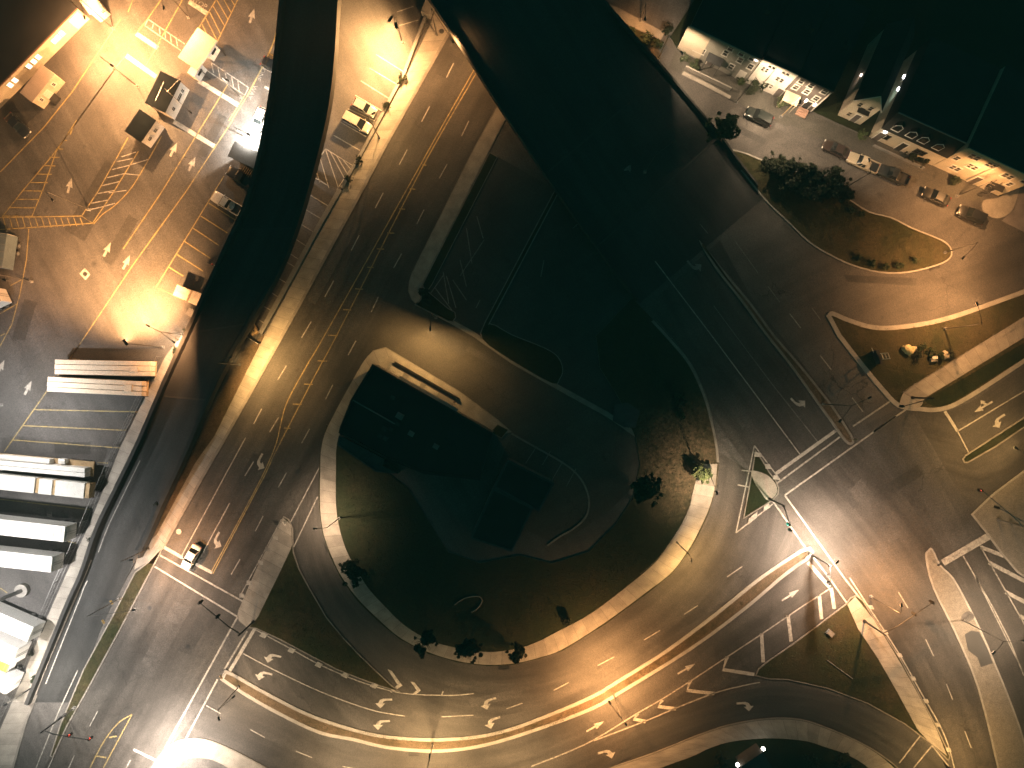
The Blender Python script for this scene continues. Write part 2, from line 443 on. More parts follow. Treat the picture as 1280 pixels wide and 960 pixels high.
SB = [(760, 962), (817, 941), (869, 920), (911, 906), (958, 898), (1000, 899), (1035, 910), (1070, 925), (1100, 942), (1130, 975)]
px_strip('slip_road', SA, SB, .016, M['road_dark'], 60)
# --- crossing road and its arms
px_strip('crossing_road', [(900, 300), (945, 380), (1000, 450), (1062, 540), (1130, 620), (1215, 740), (1275, 860), (1310, 960)],
         [(790, 400), (850, 470), (905, 540), (975, 640), (1055, 745), (1120, 845), (1170, 935), (1190, 975)][:8], .016, M['road_uv'], 70)
px_strip('cross_street', [(1135, 505), (1180, 516), (1215, 502), (1290, 452)], [(1230, 670), (1235, 640), (1280, 590), (1330, 560)], .012, M['road_uv'], 30, False)
px_strip('outer_road', [(1190, 690), (1230, 780), (1262, 860), (1285, 930), (1290, 980)], [(1235, 668), (1300, 760), (1345, 860), (1360, 930), (1365, 980)], .020, M['road_uv'], 30)
# --- street of houses and curved connection
px_poly('street_road', [(770, 40), (830, 80), (900, 118), (960, 155), (1030, 190), (1120, 232), (1190, 262), (1240, 275), (1300, 240), (1400, 250), (1400, 330), (1280, 362), (1210, 387), (1165, 400), (1120, 406), (1090, 406), (1060, 397), (1040, 389), (1032, 398), (1122, 512), (1060, 540), (880, 300), (860, 200), (800, 110)], .004, M['street'])

# --- raised ground of the block (grass) and its sidewalks
G = [(795, 549), (800, 580), (792, 620), (770, 655), (735, 690), (690, 704), (650, 694), (600, 704), (560, 690), (510, 610), (470, 580), (425, 545), (408, 530), (402, 556),
     (399, 580), (398, 630), (402, 665), (412, 695), (425, 722), (445, 750), (470, 775), (499, 799), (534, 817), (571, 828), (609, 833), (644, 831), (674, 824), (705, 813), (759, 779), (812, 740), (840, 718), (860, 692), (873, 670), (887, 640), (895, 613), (899, 580), (897, 557), (891, 527), (882, 495), (864, 455), (840, 425), (817, 400), (790, 372), (768, 396), (745, 420), (750, 460), (775, 500)]
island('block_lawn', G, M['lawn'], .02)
px_strip('block_kerb', [(899, 578), (897, 557), (891, 527), (882, 495), (864, 455), (840, 425), (817, 400)], [(896, 578), (894, 557), (888, 528), (879, 496), (861, 457), (837, 427), (814, 402)], .152, M['kerb'], 40)
WIo = [(482, 436), (467, 439), (455, 451), (432, 491), (416, 521), (406, 542), (401.5, 562), (400.5, 580), (400, 630), (404, 665), (414, 694), (427, 721), (447, 748), (472, 773), (500, 797), (535, 815), (571, 826), (609, 831), (644, 829), (674, 822), (704, 811), (758, 777), (811, 738), (839, 716), (858, 691), (871, 669), (885, 639), (893, 612), (897, 580)]
WIi = [(486, 447), (474, 455), (466, 466), (445, 501), (430, 529), (423, 548), (420, 565), (420, 580), (420, 630), (425, 663), (434, 690), (446, 712), (460, 735), (480, 757), (506, 782), (537, 800), (571, 810), (609, 815), (640, 812), (668, 804), (698, 789), (740, 766), (790, 728), (818, 704), (836, 680), (849, 660), (861, 636), (868, 608), (876, 580)]
px_strip('block_sidewalk', WIo, WIi, .150, M['walk'], 150)
# corner pavement in front of the flat building
island('corner_pavement', [(482, 434), (466, 438), (455, 451), (441, 476), (430, 495), (440, 500), (466, 458), (620, 545), (640, 540), (623, 525), (573, 488)], M['walk_plain'], .15)
island('green_bed', [(622, 530), (636, 537), (627, 548), (612, 540)], M['grass'], .1, .17)

# --- dark lot between avenue and highway: raised edges
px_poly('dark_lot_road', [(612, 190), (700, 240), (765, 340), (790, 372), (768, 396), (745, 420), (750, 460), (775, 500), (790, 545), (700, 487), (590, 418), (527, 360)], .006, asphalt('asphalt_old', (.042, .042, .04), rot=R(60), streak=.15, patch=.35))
island('roadside_sidewalk', [(640, 100), (612, 150), (595, 180), (515, 340), (511, 352), (510, 364), (514, 374), (520, 381), (526, 374), (528, 356), (612, 188), (652, 110)], M['walk_plain'], .15)
island('corner_lawn', [(520, 381), (526, 374), (528, 358), (535, 364), (560, 385), (569, 390), (570, 397), (566, 402), (560, 401)], M['grass_dark'], .12, rimmat=M['barrier'])
island('verge', [(528, 356), (612, 190), (622, 196), (540, 356), (533, 366)], M['grass_dark'], .1, .12)
px_strip('side_street_kerb', [(518, 381), (560, 403), (590, 420), (640, 455), (700, 489), (760, 522), (796, 548)], [(521, 377), (562, 398), (592, 414), (642, 449), (702, 483), (762, 516), (800, 544)], .13, M['kerb'], 40, False)
island('lot_divider', [(695, 234), (700, 238), (612, 405), (608, 418), (602, 424), (600, 416), (606, 402)], M['grass_dark'], .18, rimmat=M['barrier'])
island('lot_apron', [(602, 424), (612, 404), (640, 418), (680, 434), (698, 446), (704, 462), (700, 474), (690, 480), (640, 452)], M['grass_dark'], .15, .12, 3, rimmat=M['barrier'])
# rear parking of the block: kerb line
KP = cr([(640, 541), (675, 561), (700, 575), (718, 588), (730, 603), (737, 622), (736, 640), (729, 652), (716, 663), (700, 672), (685, 683)], 5)
mb = MB(); k0 = [W(p[0], p[1], .12) for p in KP]; mb.strip(k0, offset_line(k0, -.3)); mb.strip([p - Vector((0, 0, .12)) for p in k0], k0)
struct(mb.build('rear_parking_kerb', M['kerb']))
px_poly('stone_slab', [(768, 506), (785, 503), (800, 514), (794, 535), (780, 534), (766, 526)], .158, M['roof_slate'])

# --- avenue: left sidewalk, dirt verge, low kerbs
px_strip('avenue_sidewalk', [(583, 0), (558, 45), (482, 180), (453, 235), (374, 380), (278, 552), (258, 586), (206, 680)], [(548, 0), (538, 30), (508, 95), (478, 150), (428, 238), (332, 417), (300, 470), (262, 548)][:6] + [(268, 545), (245, 577), (196, 668)], .13, M['walk'], 90, False)
px_strip('avenue_kerb', [(586, 0), (561, 45), (485, 180), (456, 235), (377, 380), (281, 552), (261, 586), (207, 682)], [(582, 0), (557, 45), (481, 180), (452, 235), (373, 380), (277, 552), (257, 586), (203, 682)], .136, M['kerb'], 60, False)
px_strip('avenue_dirt_verge', [(332, 417), (268, 545), (245, 577), (196, 668), (186, 690)], [(302, 440), (250, 545), (225, 590), (186, 660), (172, 690)], .124, M['dirt'], 40, False)
island('ramp_verge', [(184, 703), (196, 690), (204, 684), (190, 712), (150, 788), (110, 862), (84, 908), (66, 948), (62, 945), (75, 905), (104, 836), (140, 770), (168, 715)], M['grass'], .22)
px_poly('verge_pavement', [(172, 690), (196, 668), (206, 681), (194, 705), (182, 704), (168, 712)], .142, M['walk_plain'])

# --- lot side: sidewalk along the ramp, planted strip
px_strip('ramp_sidewalk', [(250, 390), (207, 445), (150, 560), (112, 655), (85, 712), (55, 780), (25, 855), (0, 912), (-22, 965)], [(262, 400), (240, 437), (184, 552), (131, 662), (90, 760), (60, 830), (44, 872), (30, 905), (14, 965)], .13, M['walk'], 80, False)
px_strip('ramp_sidewalk_kerb', [(44, 868), (30, 903), (13, 965)], [(47, 869), (33, 904), (16, 965)], .14, M['kerb'], 10, False)

# --- triangular island left (A)
px_strip('splitter_pavement', [(354, 647), (340, 673), (320, 712), (297, 765), (299, 776)], [(364, 656), (365, 683), (350, 715), (322, 772), (310, 786)], .152, M['walk'], 30, False)
island('splitter_island', [(354, 645), (361, 649), (366, 660), (367, 690), (374, 711), (387, 735), (408, 771), (430, 798), (452, 821), (472, 840), (490, 857), (500, 865), (475, 858), (450, 849), (420, 837), (382, 817), (350, 800), (320, 786), (310, 785), (299, 777), (296, 770), (312, 730)], M['grass'], .18)
# --- loop median
MU = [(281, 837), (287, 839), (335, 866), (387, 892), (440, 910), (482, 919), (538, 923), (590, 920), (634, 911), (686, 892), (740, 869), (770, 851), (831, 813), (894, 766), (951, 720), (1004, 685), (1013, 683)]
ML = [(275, 850), (290, 860), (335, 887), (397, 917), (440, 926), (482, 936), (543, 941), (604, 934), (674, 913), (740, 888), (770, 871), (864, 813), (934, 761), (982, 720), (1014, 697), (1018, 690)]
island('loop_median', resample(cr(MU, 5), 60) + list(reversed(resample(cr(ML, 5), 60))), M['dirt'], .55, .14, rimmat=M['concrete'])
# --- triangle island right (B) and kerbs
island('signal_island', [(944, 562), (954, 576), (962, 590), (970, 600), (974, 610), (973, 618), (966, 626), (950, 636), (929, 649), (934, 620), (940, 588)], M['grass_dark'], .2)
px_poly('signal_island_path', cr([(939, 589), (950, 590), (962, 596), (970, 606), (971, 616), (964, 624), (957, 624), (950, 613), (943, 603)], 3, True), .152, M['walk_plain'])
# --- highway median
island('highway_median', cr([(874, 300), (905, 338), (940, 380), (968, 418), (1000, 455), (1036, 500), (1058, 532), (1068, 550), (1064, 556), (1056, 552), (1040, 530), (1022, 505), (986, 455), (955, 416), (925, 375), (893, 334)], 3, True), M['dirt'], .4, .13)
# --- island between street and connection (bushes)
island('bush_island', cr([(905, 187), (930, 190), (955, 200), (1000, 215), (1040, 233), (1060, 247), (1087, 264), (1114, 271), (1140, 284), (1165, 294), (1182, 302), (1190, 312), (1188, 323), (1172, 332), (1135, 341), (1100, 341), (1065, 332), (1035, 318), (1010, 302), (985, 278), (958, 252), (930, 218)], 3, True), M['grass_dry'], .24, .14, rimmat=M['concrete'])
# --- island with sign, rocks and lamp
B2 = cr([(1033, 395), (1040, 389), (1060, 397), (1090, 406), (1120, 406.5), (1165, 400), (1210, 387), (1290, 358)], 5) + [Vector((1340, 335)), Vector((1340, 410))] + cr([(1290, 448), (1210, 500), (1177, 514), (1150, 514), (1122, 509), (1100, 487), (1075, 457), (1047, 421)], 4)
island('sign_island', B2, M['grass_dry'], .75, .13, rimmat=M['concrete'])
px_strip('sign_island_path', [(1124, 506), (1128, 492), (1140, 483), (1200, 446), (1280, 396), (1340, 360)], [(1140, 512), (1152, 508), (1155, 498), (1195, 474), (1280, 422), (1340, 388)], .150, M['walk'], 50, False)
px_poly('path_bed', cr([(1156, 500), (1185, 484), (1240, 452), (1290, 424), (1290, 440), (1235, 475), (1205, 494), (1176, 508)], 3, True), .153, M['grass_dark'])
# --- median of the cross street, gravel corner
island('cross_median', [(1203, 574), (1206, 569), (1240, 547), (1320, 495), (1320, 508), (1245, 559), (1210, 579), (1205, 579)], M['grass_dark'], .25)
island('gravel_corner', [(1214, 643), (1217, 640), (1240, 618), (1280, 588), (1340, 545), (1360, 720), (1290, 728), (1272, 716), (1252, 693), (1234, 668)], M['gravel'], .3, .13, rimmat=M['concrete'])
# --- gravel traffic island bottom right
island('gravel_island', cr([(1157, 697), (1160, 688), (1166, 686), (1176, 706), (1192, 722), (1212, 758), (1230, 795), (1244, 828), (1262, 872), (1282, 930), (1292, 990), (1254, 990), (1247, 960), (1222, 860), (1192, 788), (1166, 735)], 3, True), M['gravel'], .3, .13, rimmat=M['concrete'])
px_poly('asphalt_patch', [(1206, 793), (1214, 788), (1224, 790), (1234, 810), (1241, 829), (1226, 834), (1222, 822), (1210, 813)], .158, M['road_dark'])
px_poly('asphalt_patch', cr([(1203, 768), (1212, 764), (1218, 772), (1208, 778), (1202, 776)], 3, True), .158, M['street'])
# --- lower right grass triangle with pavement
island('corner_island', [(1057, 755), (1063, 747), (1070, 744), (1079, 750), (1090, 768), (1125, 822), (1152, 872), (1173, 912), (1188, 945), (1186, 952), (1165, 931), (1130, 905), (1085, 880), (1035, 861), (985, 850), (960, 849), (944, 845), (948, 836), (960, 826), (992, 804)], M['grass'], .18)
px_strip('corner_island_pavement', [(1059, 755), (1072, 785), (1098, 824), (1122, 866), (1147, 912), (1160, 926)], [(1069, 746), (1092, 774), (1124, 826), (1150, 872), (1171, 912), (1184, 945)], .150, M['walk'], 40, False)
# --- bottom block
island('bottom_block', cr([(700, 990), (763, 960), (817, 941), (869, 920), (911, 906), (958, 898), (1000, 899), (1035, 910), (1070, 925), (1100, 942), (1128, 965), (1150, 1000), (930, 1040)], 4, True), M['grass_dark'], .2)
px_strip('bottom_block_sidewalk', [(735, 975), (764, 961), (817, 943), (869, 922), (911, 908), (958, 900), (1000, 901), (1035, 912), (1070, 927), (1099, 944), (1127, 968)], [(800, 972), (831, 958), (864, 946), (888, 935), (915, 927), (960, 923), (1005, 926), (1032, 934), (1058, 943), (1082, 957), (1098, 975)], .150, M['walk'], 60)
# --- bottom left corner
island('corner_walk', cr([(160, 1010), (184, 968), (204, 938), (225, 925), (250, 923), (275, 930), (310, 947), (345, 968), (380, 1000), (280, 1050)], 4, True), M['walk_plain'], .2, .13)
px_poly('corner_lot_road', cr([(205, 1010), (212, 972), (226, 952), (245, 947), (268, 951), (292, 966), (320, 1000)], 4, True), .15, M['asphalt'])
# --- top: orange path behind the highway, dark road, verge
px_poly('upper_lot_road', [(780, -40), (830, -40), (872, 0), (840, 45), (770, 10), (745, -10)], .008, asphalt('asphalt_upper', (.10, .095, .09), rot=R(20)))
island('retaining_path', [(735, -6), (772, 9), (832, 41), (826, 50), (790, 34), (762, 22), (730, 6)], M['walk_plain'], .12)
px_poly('upper_verge', [(752, 20), (790, 35), (826, 50), (822, 58), (800, 58), (775, 40), (755, 25)], .02, M['grass'])
px_poly('street_dirt', [(795, 60), (822, 56), (826, 74), (812, 82)], .02, M['dirt'])
px_poly('front_yard', [(845, 62), (935, 106), (975, 124), (1014, 142), (1050, 158), (1086, 172), (1166, 207), (1232, 238), (1228, 254), (1190, 246), (1120, 220), (1030, 178), (960, 148), (905, 120), (850, 92), (836, 84)], .020, asphalt('asphalt_yard', (.07, .068, .06), rot=R(64), streak=.1))
px_strip('street_pavement', [(855, 89), (885, 104), (914, 120)], [(852, 93), (882, 108), (912, 124)], .12, M['walk_plain'], 6, False)
island('house_corner_pavement', cr([(1230, 250), (1228, 262), (1233, 268), (1240, 272), (1249, 273), (1259, 269), (1267, 261), (1272, 247), (1276, 225), (1260, 238), (1248, 247)], 3, True), M['walk_plain'], .12)
px_poly('side_yard', [(1277, 215), (1268, 262), (1252, 276), (1300, 300), (1400, 300), (1400, 150)], .012, rough_mat('worn_concrete', (.17, .155, .15), .25, .5, .85))
# dark ground behind the houses
px_poly('back_gardens_ground', [(838, 45), (875, -10), (860, -120), (1400, -120), (1400, 200), (1282, 240), (1249, 246), (846, 62)], .010, M['grass_dark'])
px_poly('back_lawn', [(1020, 18), (1032, 10), (1052, 34), (1048, 53), (1018, 36)], .03, M['grass'])

# patched and resurfaced bits of carriageway
PT = [asphalt('patch_dark', (.053, .051, .048), rot=AVE_ROT, streak=.1, patch=.2, crack=0), asphalt('patch_pale', (.080, .076, .071), rot=AVE_ROT, streak=.12, patch=.25, crack=0)]
def patch(i, x, y, l, w, dx, dy, z=.026):
    c = W(x, y, z); d = D(dx, dy); e = Vector((-d.y, d.x, 0)); r = random.Random(int(x * 7 + y))
    mb = MB(); pts = []
    for sx, sy in ((-1, -1), (1, -1), (1, 1), (-1, 1)): pts.append(c + d * sx * l / 2 * r.uniform(.9, 1.05) + e * sy * w / 2 * r.uniform(.85, 1.1))
    mb.poly([(p.x, p.y) for p in pts], z); mb.build('asphalt_patch', PT[i])['kind'] = 'structure'
for a in ((0, 563, 85, 4.2, 3.0, -.49, .87), (0, 455, 300, 9, 1.3, -.49, .87), (1, 415, 330, 16, 1.6, -.49, .87), (0, 300, 605, 12, 1.2, -.49, .87), (1, 205, 800, 14, 3.2, -.49, .87), (0, 245, 790, 8, 2.4, -.49, .87), (0, 150, 905, 7, 1.6, -.49, .87), (1, 620, 872, 9, 1.4, 1, -.2),
          (0, 420, 928, 7, 1.5, .95, .3), (0, 735, 872, 4, 2, .85, -.5), (1, 1095, 640, 12, 3, .6, .8), (0, 1130, 600, 7, 2, .85, -.5), (0, 1060, 620, 5, 1.2, .6, .8), (1, 1015, 180, 10, 3.0, .9, .42), (0, 930, 165, 8, 1.2, .9, .42), (0, 1100, 350, 12, 1.3, 1, .05), (1, 1200, 330, 9, 2, .9, -.35), (0, 560, 425, 7, 2.4, .87, .5), (1, 610, 450, 8, 1.2, .87, .5), (0, 1160, 820, 9, 1.1, .45, .9)):
    patch(*a)
for a in ((0, 120, 250, 14, 4, -.49, .87), (0, 150, 300, 9, 2.0, -.49, .87), (1, 60, 460, 12, 5, -.49, .87), (0, 90, 560, 6, 2, 1, 0), (1, 205, 330, 9, 4, -.49, .87), (0, 265, 170, 8, 1.6, -.49, .87), (0, 30, 400, 7, 2.2, -.3, .95), (0, 115, 615, 5, 1.4, 1, .1)):
    patch(*a, z=.016)

# ================================================================== PAINT
PW = MB(); PY = MB(); PF = MB(); PN = MB()
ZP = .034
def ln(mb, pts, w, z=ZP):
    P = WL(pts, z); P = [Vector((p.x, p.y, z)) for p in P]
    L = offset_line(P, w / 2); Q = offset_line(P, -w / 2)
    mb.strip(L, Q)
def lines(mb, segs, w, z=ZP):
    for s in segs: ln(mb, s, w, z)
# avenue dashes
lines(PW, [[(567, 79), (558, 97)], [(537, 133), (527, 152)], [(509, 187), (499, 206)], [(479, 241), (469, 260)], [(449, 294), (439, 313)], [(417, 351), (406, 371)], [(389, 402), (377, 422)], [(358, 457), (347, 475)], [(327, 511), (317, 530)],
           [(586, 151), (577, 170)], [(559, 205), (549, 223)], [(530, 262), (521, 280)], [(502, 317), (492, 335)], [(473, 371), (464, 390)], [(445, 426), (435, 444)], [(416, 481), (407, 499)], [(387, 536), (377, 554)], [(358, 591), (348, 609)], [(329, 645), (319, 664)], [(300, 699), (289, 718)],
           [(348, 522), (337, 540)], [(317, 577), (306, 595)]], .16)
lines(PW, [[(307, 547), (289, 580), (227, 695)], [(287, 629), (254, 690)], [(401, 581), (363, 653)], [(397, 621), (367, 684)], [(352, 649), (299, 747)]], .17)
lines(PW, [[(200, 694), (304, 752)], [(193, 708), (297, 771)], [(297, 771), (206, 936)], [(309, 789), (281, 836)], [(272, 849), (232, 924)], [(240, 951), (222, 985)]], .28)
lines(PN, [[(205, 684), (228, 697)], [(241, 703), (265, 716)], [(319, 785), (287, 839)]], .55)
lines(PN, [[(167, 937), (218, 962)]], .4)
# avenue double yellow
YL = cr([(591, 90), (540, 180), (510, 234), (407, 417), (384, 456), (360, 500), (352, 525), (346, 552), (334, 582), (315, 620), (264, 715)], 4)
YR = cr([(596, 90), (544, 180), (514, 236), (422, 417), (396, 465), (351, 552), (341, 572), (331, 594), (316, 622), (266, 717)], 4)
ln(PY, [(640, 0)] + YL, .16); ln(PY, [(645, 0)] + YR, .16)
for a, b in ((529, 532), (513, 518), (500, 505), (485, 492), (472, 479), (460, 466), (445, 453), (430, 438), (411, 421), (398, 408), (381, 390), (367, 376), (356, 362)):
    y = {529: 206, 513: 236, 500: 261, 485: 291, 472: 311, 460: 334, 445: 361, 430: 387, 411: 419, 398: 451, 381: 480, 367: 505, 356: 535}[a]
    ln(PY, [(a - 1, y), (b + 1, y + .5)], .16)
# lower avenue yellow wedge and lines
ln(PY, cr([(165, 893), (150, 902), (138, 915), (125, 935), (110, 965)], 4), .18); ln(PY, [(165, 893), (128, 962)], .18)
lines(PY, [[(136, 922), (146, 920)], [(120, 945), (133, 947)]], .25)
lines(PW, [[(252, 430), (200, 545), (145, 660), (107, 730), (57, 855)], [(97, 838), (73, 890), (45, 960)], [(122, 889), (112, 908)], [(93, 944), (85, 962)], [(67, 945), (58, 965)], [(163, 950), (155, 965)]], .17)
# loop road
lines(PW, [cr([(319, 787), (360, 809), (400, 831), (450, 852), (500, 866), (545, 869), (570, 869), (592, 867)], 4), cr([(304, 817), (340, 836), (390, 860), (430, 876), (470, 889), (506, 895)], 4)], .17)
lines(PW, [[(552, 896), (592, 894)], [(633, 886), (653, 879)], [(692, 863), (711, 853)], [(747, 832), (768, 821)], [(805, 800), (825, 788)], [(855, 768), (872, 757)], [(909, 721), (928, 708)]], .14)
lines(PW, [[(313, 912), (331, 922)], [(370, 939), (390, 947)], [(258, 882), (276, 892)], [(428, 958), (450, 962)]], .15)
ln(PW, [(552, 869), (554, 864)], .2)
for pts in ([(484, 836), (490, 839), (503, 857), (489, 866), (487, 864), (497, 856)], [(513, 852), (518, 853), (526, 863), (520, 868), (516, 867), (521, 863)]):
    PN.poly(WL(pts, ZP), ZP)
for i, (x, y) in enumerate(((329, 794), (364, 813), (398, 831), (431, 844), (467, 857))):
    PW.poly(WL([(x - 1, y - 4), (x + 6, y - 1), (x + 2, y + 4), (x - 5, y + 1)], .165), .165)
for (x, y) in ((345, 672), (335, 686), (326, 703), (312, 728), (303, 744)):
    PW.poly(WL([(x - 3, y - 3), (x + 3, y - 2), (x + 3, y + 3), (x - 4, y + 3)], ZP), ZP + .12)
# gore
L1 = cr([(664, 958), (700, 944), (742, 925), (796, 892), (824, 876), (862, 852), (906, 823), (953, 792), (1000, 760), (1037, 736)], 4)
L2 = cr([(742, 926), (805, 902), (843, 886), (894, 866), (934, 856), (950, 853)], 4)
ln(PW, L1, .2); ln(PW, L2, .2)
for t, a, e in (((797, 892), (793, 899), (807, 902)), ((828, 875), (823, 883), (845, 886)), ((863, 851), (859, 863), (893, 867)), ((909, 821), (904, 837), (943, 843))):
    ln(PN, [t, a, e], .6)
lines(PN, [[(952, 792), (954, 828)], [(985, 769), (989, 802)], [(1024, 744), (1027, 774)], [(1039, 735), (1043, 761)]], .6)
lines(PN, [[(1010, 703), (1037, 734)]], .6)
lines(PW, [[(965, 625), (1007, 685)], [(1017, 697), (1035, 720), (1058, 753)], [(981, 619), (1055, 722), (1075, 748)], [(1120, 520), (981, 619)], [(1050, 546), (970, 605)], [(1115, 500), (1066, 533)], [(1135, 510), (1092, 540)]], .28)
ln(PN, [(1045, 538), (970, 592)], .55)
lines(PW, [[(814, 320), (890, 420), (1000, 568)]], .17)
lines(PF, [[(892, 382), (920, 420), (965, 480), (1022, 552)], [(860, 262), (885, 292)], [(918, 300), (948, 342)]], .12)
lines(PW, [[(987, 392), (1001, 410)], [(1025, 444), (1039, 462)], [(1065, 497), (1079, 515)]], .16)
lines(PF, [[(960, 358), (975, 378)], [(1015, 385), (1026, 400)]], .14)
# signal island outlines
lines(PW, [[(943, 557), (920, 666)], [(943, 557), (976, 601)], [(920, 666), (966, 630)], [(927, 588), (940, 589)], [(922, 606), (937, 609)]], .2)
for pts in ([(943, 565), (951, 566), (954, 571), (943, 571)], [(956, 580), (962, 580), (965, 586), (957, 586)], [(967, 594), (972, 594), (976, 600), (966, 599)], [(936, 648), (947, 639), (946, 647), (935, 656)], [(955, 633), (961, 629), (963, 634), (954, 640)]):
    PN.poly(WL(pts, .15), .152)
# cross street
lines(PN, [[(1181, 514), (1197, 539)]], .5); lines(PW, [[(1197, 539), (1300, 477)], [(1197, 539), (1211, 566)]], .2)
# outer road
PN.poly(WL([(1176, 700), (1234, 666), (1240, 673), (1181, 707)], ZP), ZP)
lines(PW, [[(1204, 695), (1240, 757), (1262, 800), (1280, 845)], [(1225, 682), (1255, 735), (1300, 815)]], .2)
lines(PN, [[(1226, 684), (1255, 695)], [(1236, 703), (1290, 731)], [(1257, 740), (1290, 757)], [(1275, 770), (1300, 782)]], .65)
# south east road
ln(PW, cr([(1062, 722), (1090, 765), (1125, 819), (1152, 867), (1175, 907), (1187, 937), (1194, 965)], 3), .2)
for (x, y) in ((1088, 759), (1106, 790), (1124, 819), (1141, 848), (1157, 876), (1172, 906), (1185, 937)):
    PN.poly(WL([(x - 3.5, y - 2.5), (x + 2.5, y - 2.5), (x + 4.5, y + 2.5), (x - 1, y + 3)], .165), .165)
lines(PW, [[(1123, 740), (1135, 760)], [(1157, 799), (1167, 820)], [(1183, 855), (1191, 875)], [(1206, 914), (1214, 935)], [(1219, 720), (1274, 830)]], .16)
lines(PW, [[(1151, 919), (1124, 954)], [(1165, 932), (1142, 960)], [(1165, 932), (1186, 958)]], .22)
# rear parking and dark lot
lines(PF, [[(671, 558), (657, 579)], [(688, 564), (678, 581)], [(704, 576), (690, 600)], [(720, 586), (708, 608)]], .13)
for s in ([(555, 343), (538, 367)], [(554, 340), (561, 380)], [(558, 345), (570, 385)], [(566, 350), (583, 375)], [(544, 360), (565, 388)], [(583, 285), (590, 330)], [(596, 270), (604, 298)], [(575, 325), (583, 358)], [(605, 300), (575, 345)], [(600, 375), (595, 385)], [(680, 325), (676, 346)]):
    ln(PF, s, .15)

# ------------------------------------------------ freight yard paint
def yl(*s): lines(PY, s, .16)
yl([(160, 66), (145, 84), (92, 158)], [(145, 84), (92, 158), (88, 168)])
ln(PY, [(92, 158), (65, 195), (27, 240), (2, 272)], .15); ln(PY, [(96, 150), (70, 190), (54, 236), (40, 270)], .15)
for i in range(11):
    t = i / 10; y = 165 + t * 105
    xa = 92 + (2 - 92) * (y - 158) / 114; xb = 92 + (40 - 92) * (y - 158) / 112
    ln(PY, [(xa, y), (xb, y + .3)], .14)
ln(PY, [(0, 272), (102, 270), (116, 279), (0, 287)], .17)
for i in range(13): ln(PY, [(4 + i * 8, 272), (8 + i * 8, 287 - i * .4)], .14)
ln(PY, [(160, 172), (122, 240), (102, 270)], .15); ln(PY, [(173, 189), (142, 240), (115, 280)], .15); ln(PY, cr([(202, 170), (175, 218), (160, 240), (142, 258), (128, 268), (117, 280)], 3), .15)
for (a, b) in (((152, 196), (170, 190)), ((146, 202), (166, 198)), ((140, 212), (160, 207)), ((134, 222), (155, 217)), ((128, 232), (149, 227)), ((122, 242), (143, 238)), ((114, 254), (135, 250)), ((108, 263), (126, 259)), ((160, 207), (186, 199)), ((155, 217), (175, 219)), ((136, 241), (158, 238)), ((126, 259), (144, 254))):
    ln(PW, [a, b], .14)
yl([(285, 105), (202, 240), (154, 311)], [(291, 150), (232, 240), (167, 330), (87, 449)], [(280, 220), (195, 359), (230, 375)],
   [(261, 254), (294, 275)], [(251, 270), (284, 291)], [(241, 285), (274, 307)], [(231, 302), (263, 323)], [(221, 318), (254, 339)], [(211, 334), (229, 345)],
   [(100, 430), (5, 565)], [(87, 449), (100, 449)], [(43, 512), (176, 515)], [(28, 532), (157, 538)], [(16, 550), (151, 560)], [(122, 578), (135, 579)], [(0, 624), (112, 637)], [(0, 735), (9, 741)], [(0, 760), (48, 783)], [(85, 677), (95, 679)],
   [(36, 286), (33, 325), (25, 367), (15, 405), (-4, 440)], [(13, 357), (28, 349)], [(0, 392), (21, 380)], [(0, 420), (6, 417)])
lines(PN, [[(170, 42), (197, 60)], [(157, 69), (195, 96)], [(248, 101), (299, 132)], [(217, 152), (268, 183)], [(236, 2), (259, 17)]], .75)
yl([(201, 0), (185, 23), (171, 41)], [(200, 52), (182, 82)], [(228, 0), (200, 50)], [(166, 0), (160, 15)], [(150, 25), (90, 115), (54, 160), (0, 215)])
lines(PW, [[(185, 24), (231, 55)], [(181, 32), (226, 63)], [(185, 24), (181, 32)], [(192, 29), (190, 36)], [(199, 33), (200, 43)], [(206, 38), (207, 48)], [(213, 43), (214, 53)], [(220, 48), (222, 58)]], .15)
lines(PY, [[(270, 0), (247, 37)], [(297, 0), (272, 51), (262, 68)]], .16)
lines(PY, [[(289, 0), (293, 6)], [(280, 0), (289, 16)], [(271, 0), (285, 24)], [(266, 7), (281, 33)], [(262, 15), (276, 43)], [(257, 22), (271, 50)], [(252, 29), (258, 42)]], .13)
lines(PW, [[(264, 78), (310, 109)], [(257, 87), (306, 119)], [(264, 78), (267, 91)], [(272, 83), (275, 97)], [(281, 88), (284, 104)], [(289, 94), (292, 109)], [(297, 99), (299, 114)], [(306, 119), (311, 109)]], .15)
ln(PY, cr([(354, 0), (348, 30), (341, 55), (330, 80), (318, 103), (309, 120)], 4), .25)
lines(PY, [[(309, 120), (290, 150)], [(306, 119), (286, 151)], [(355, 10), (362, 12)], [(349, 28), (362, 35)], [(343, 47), (356, 54)], [(335, 66), (352, 76)]], .16)
ln(PW, [(328, 84), (352, 98)], .16)
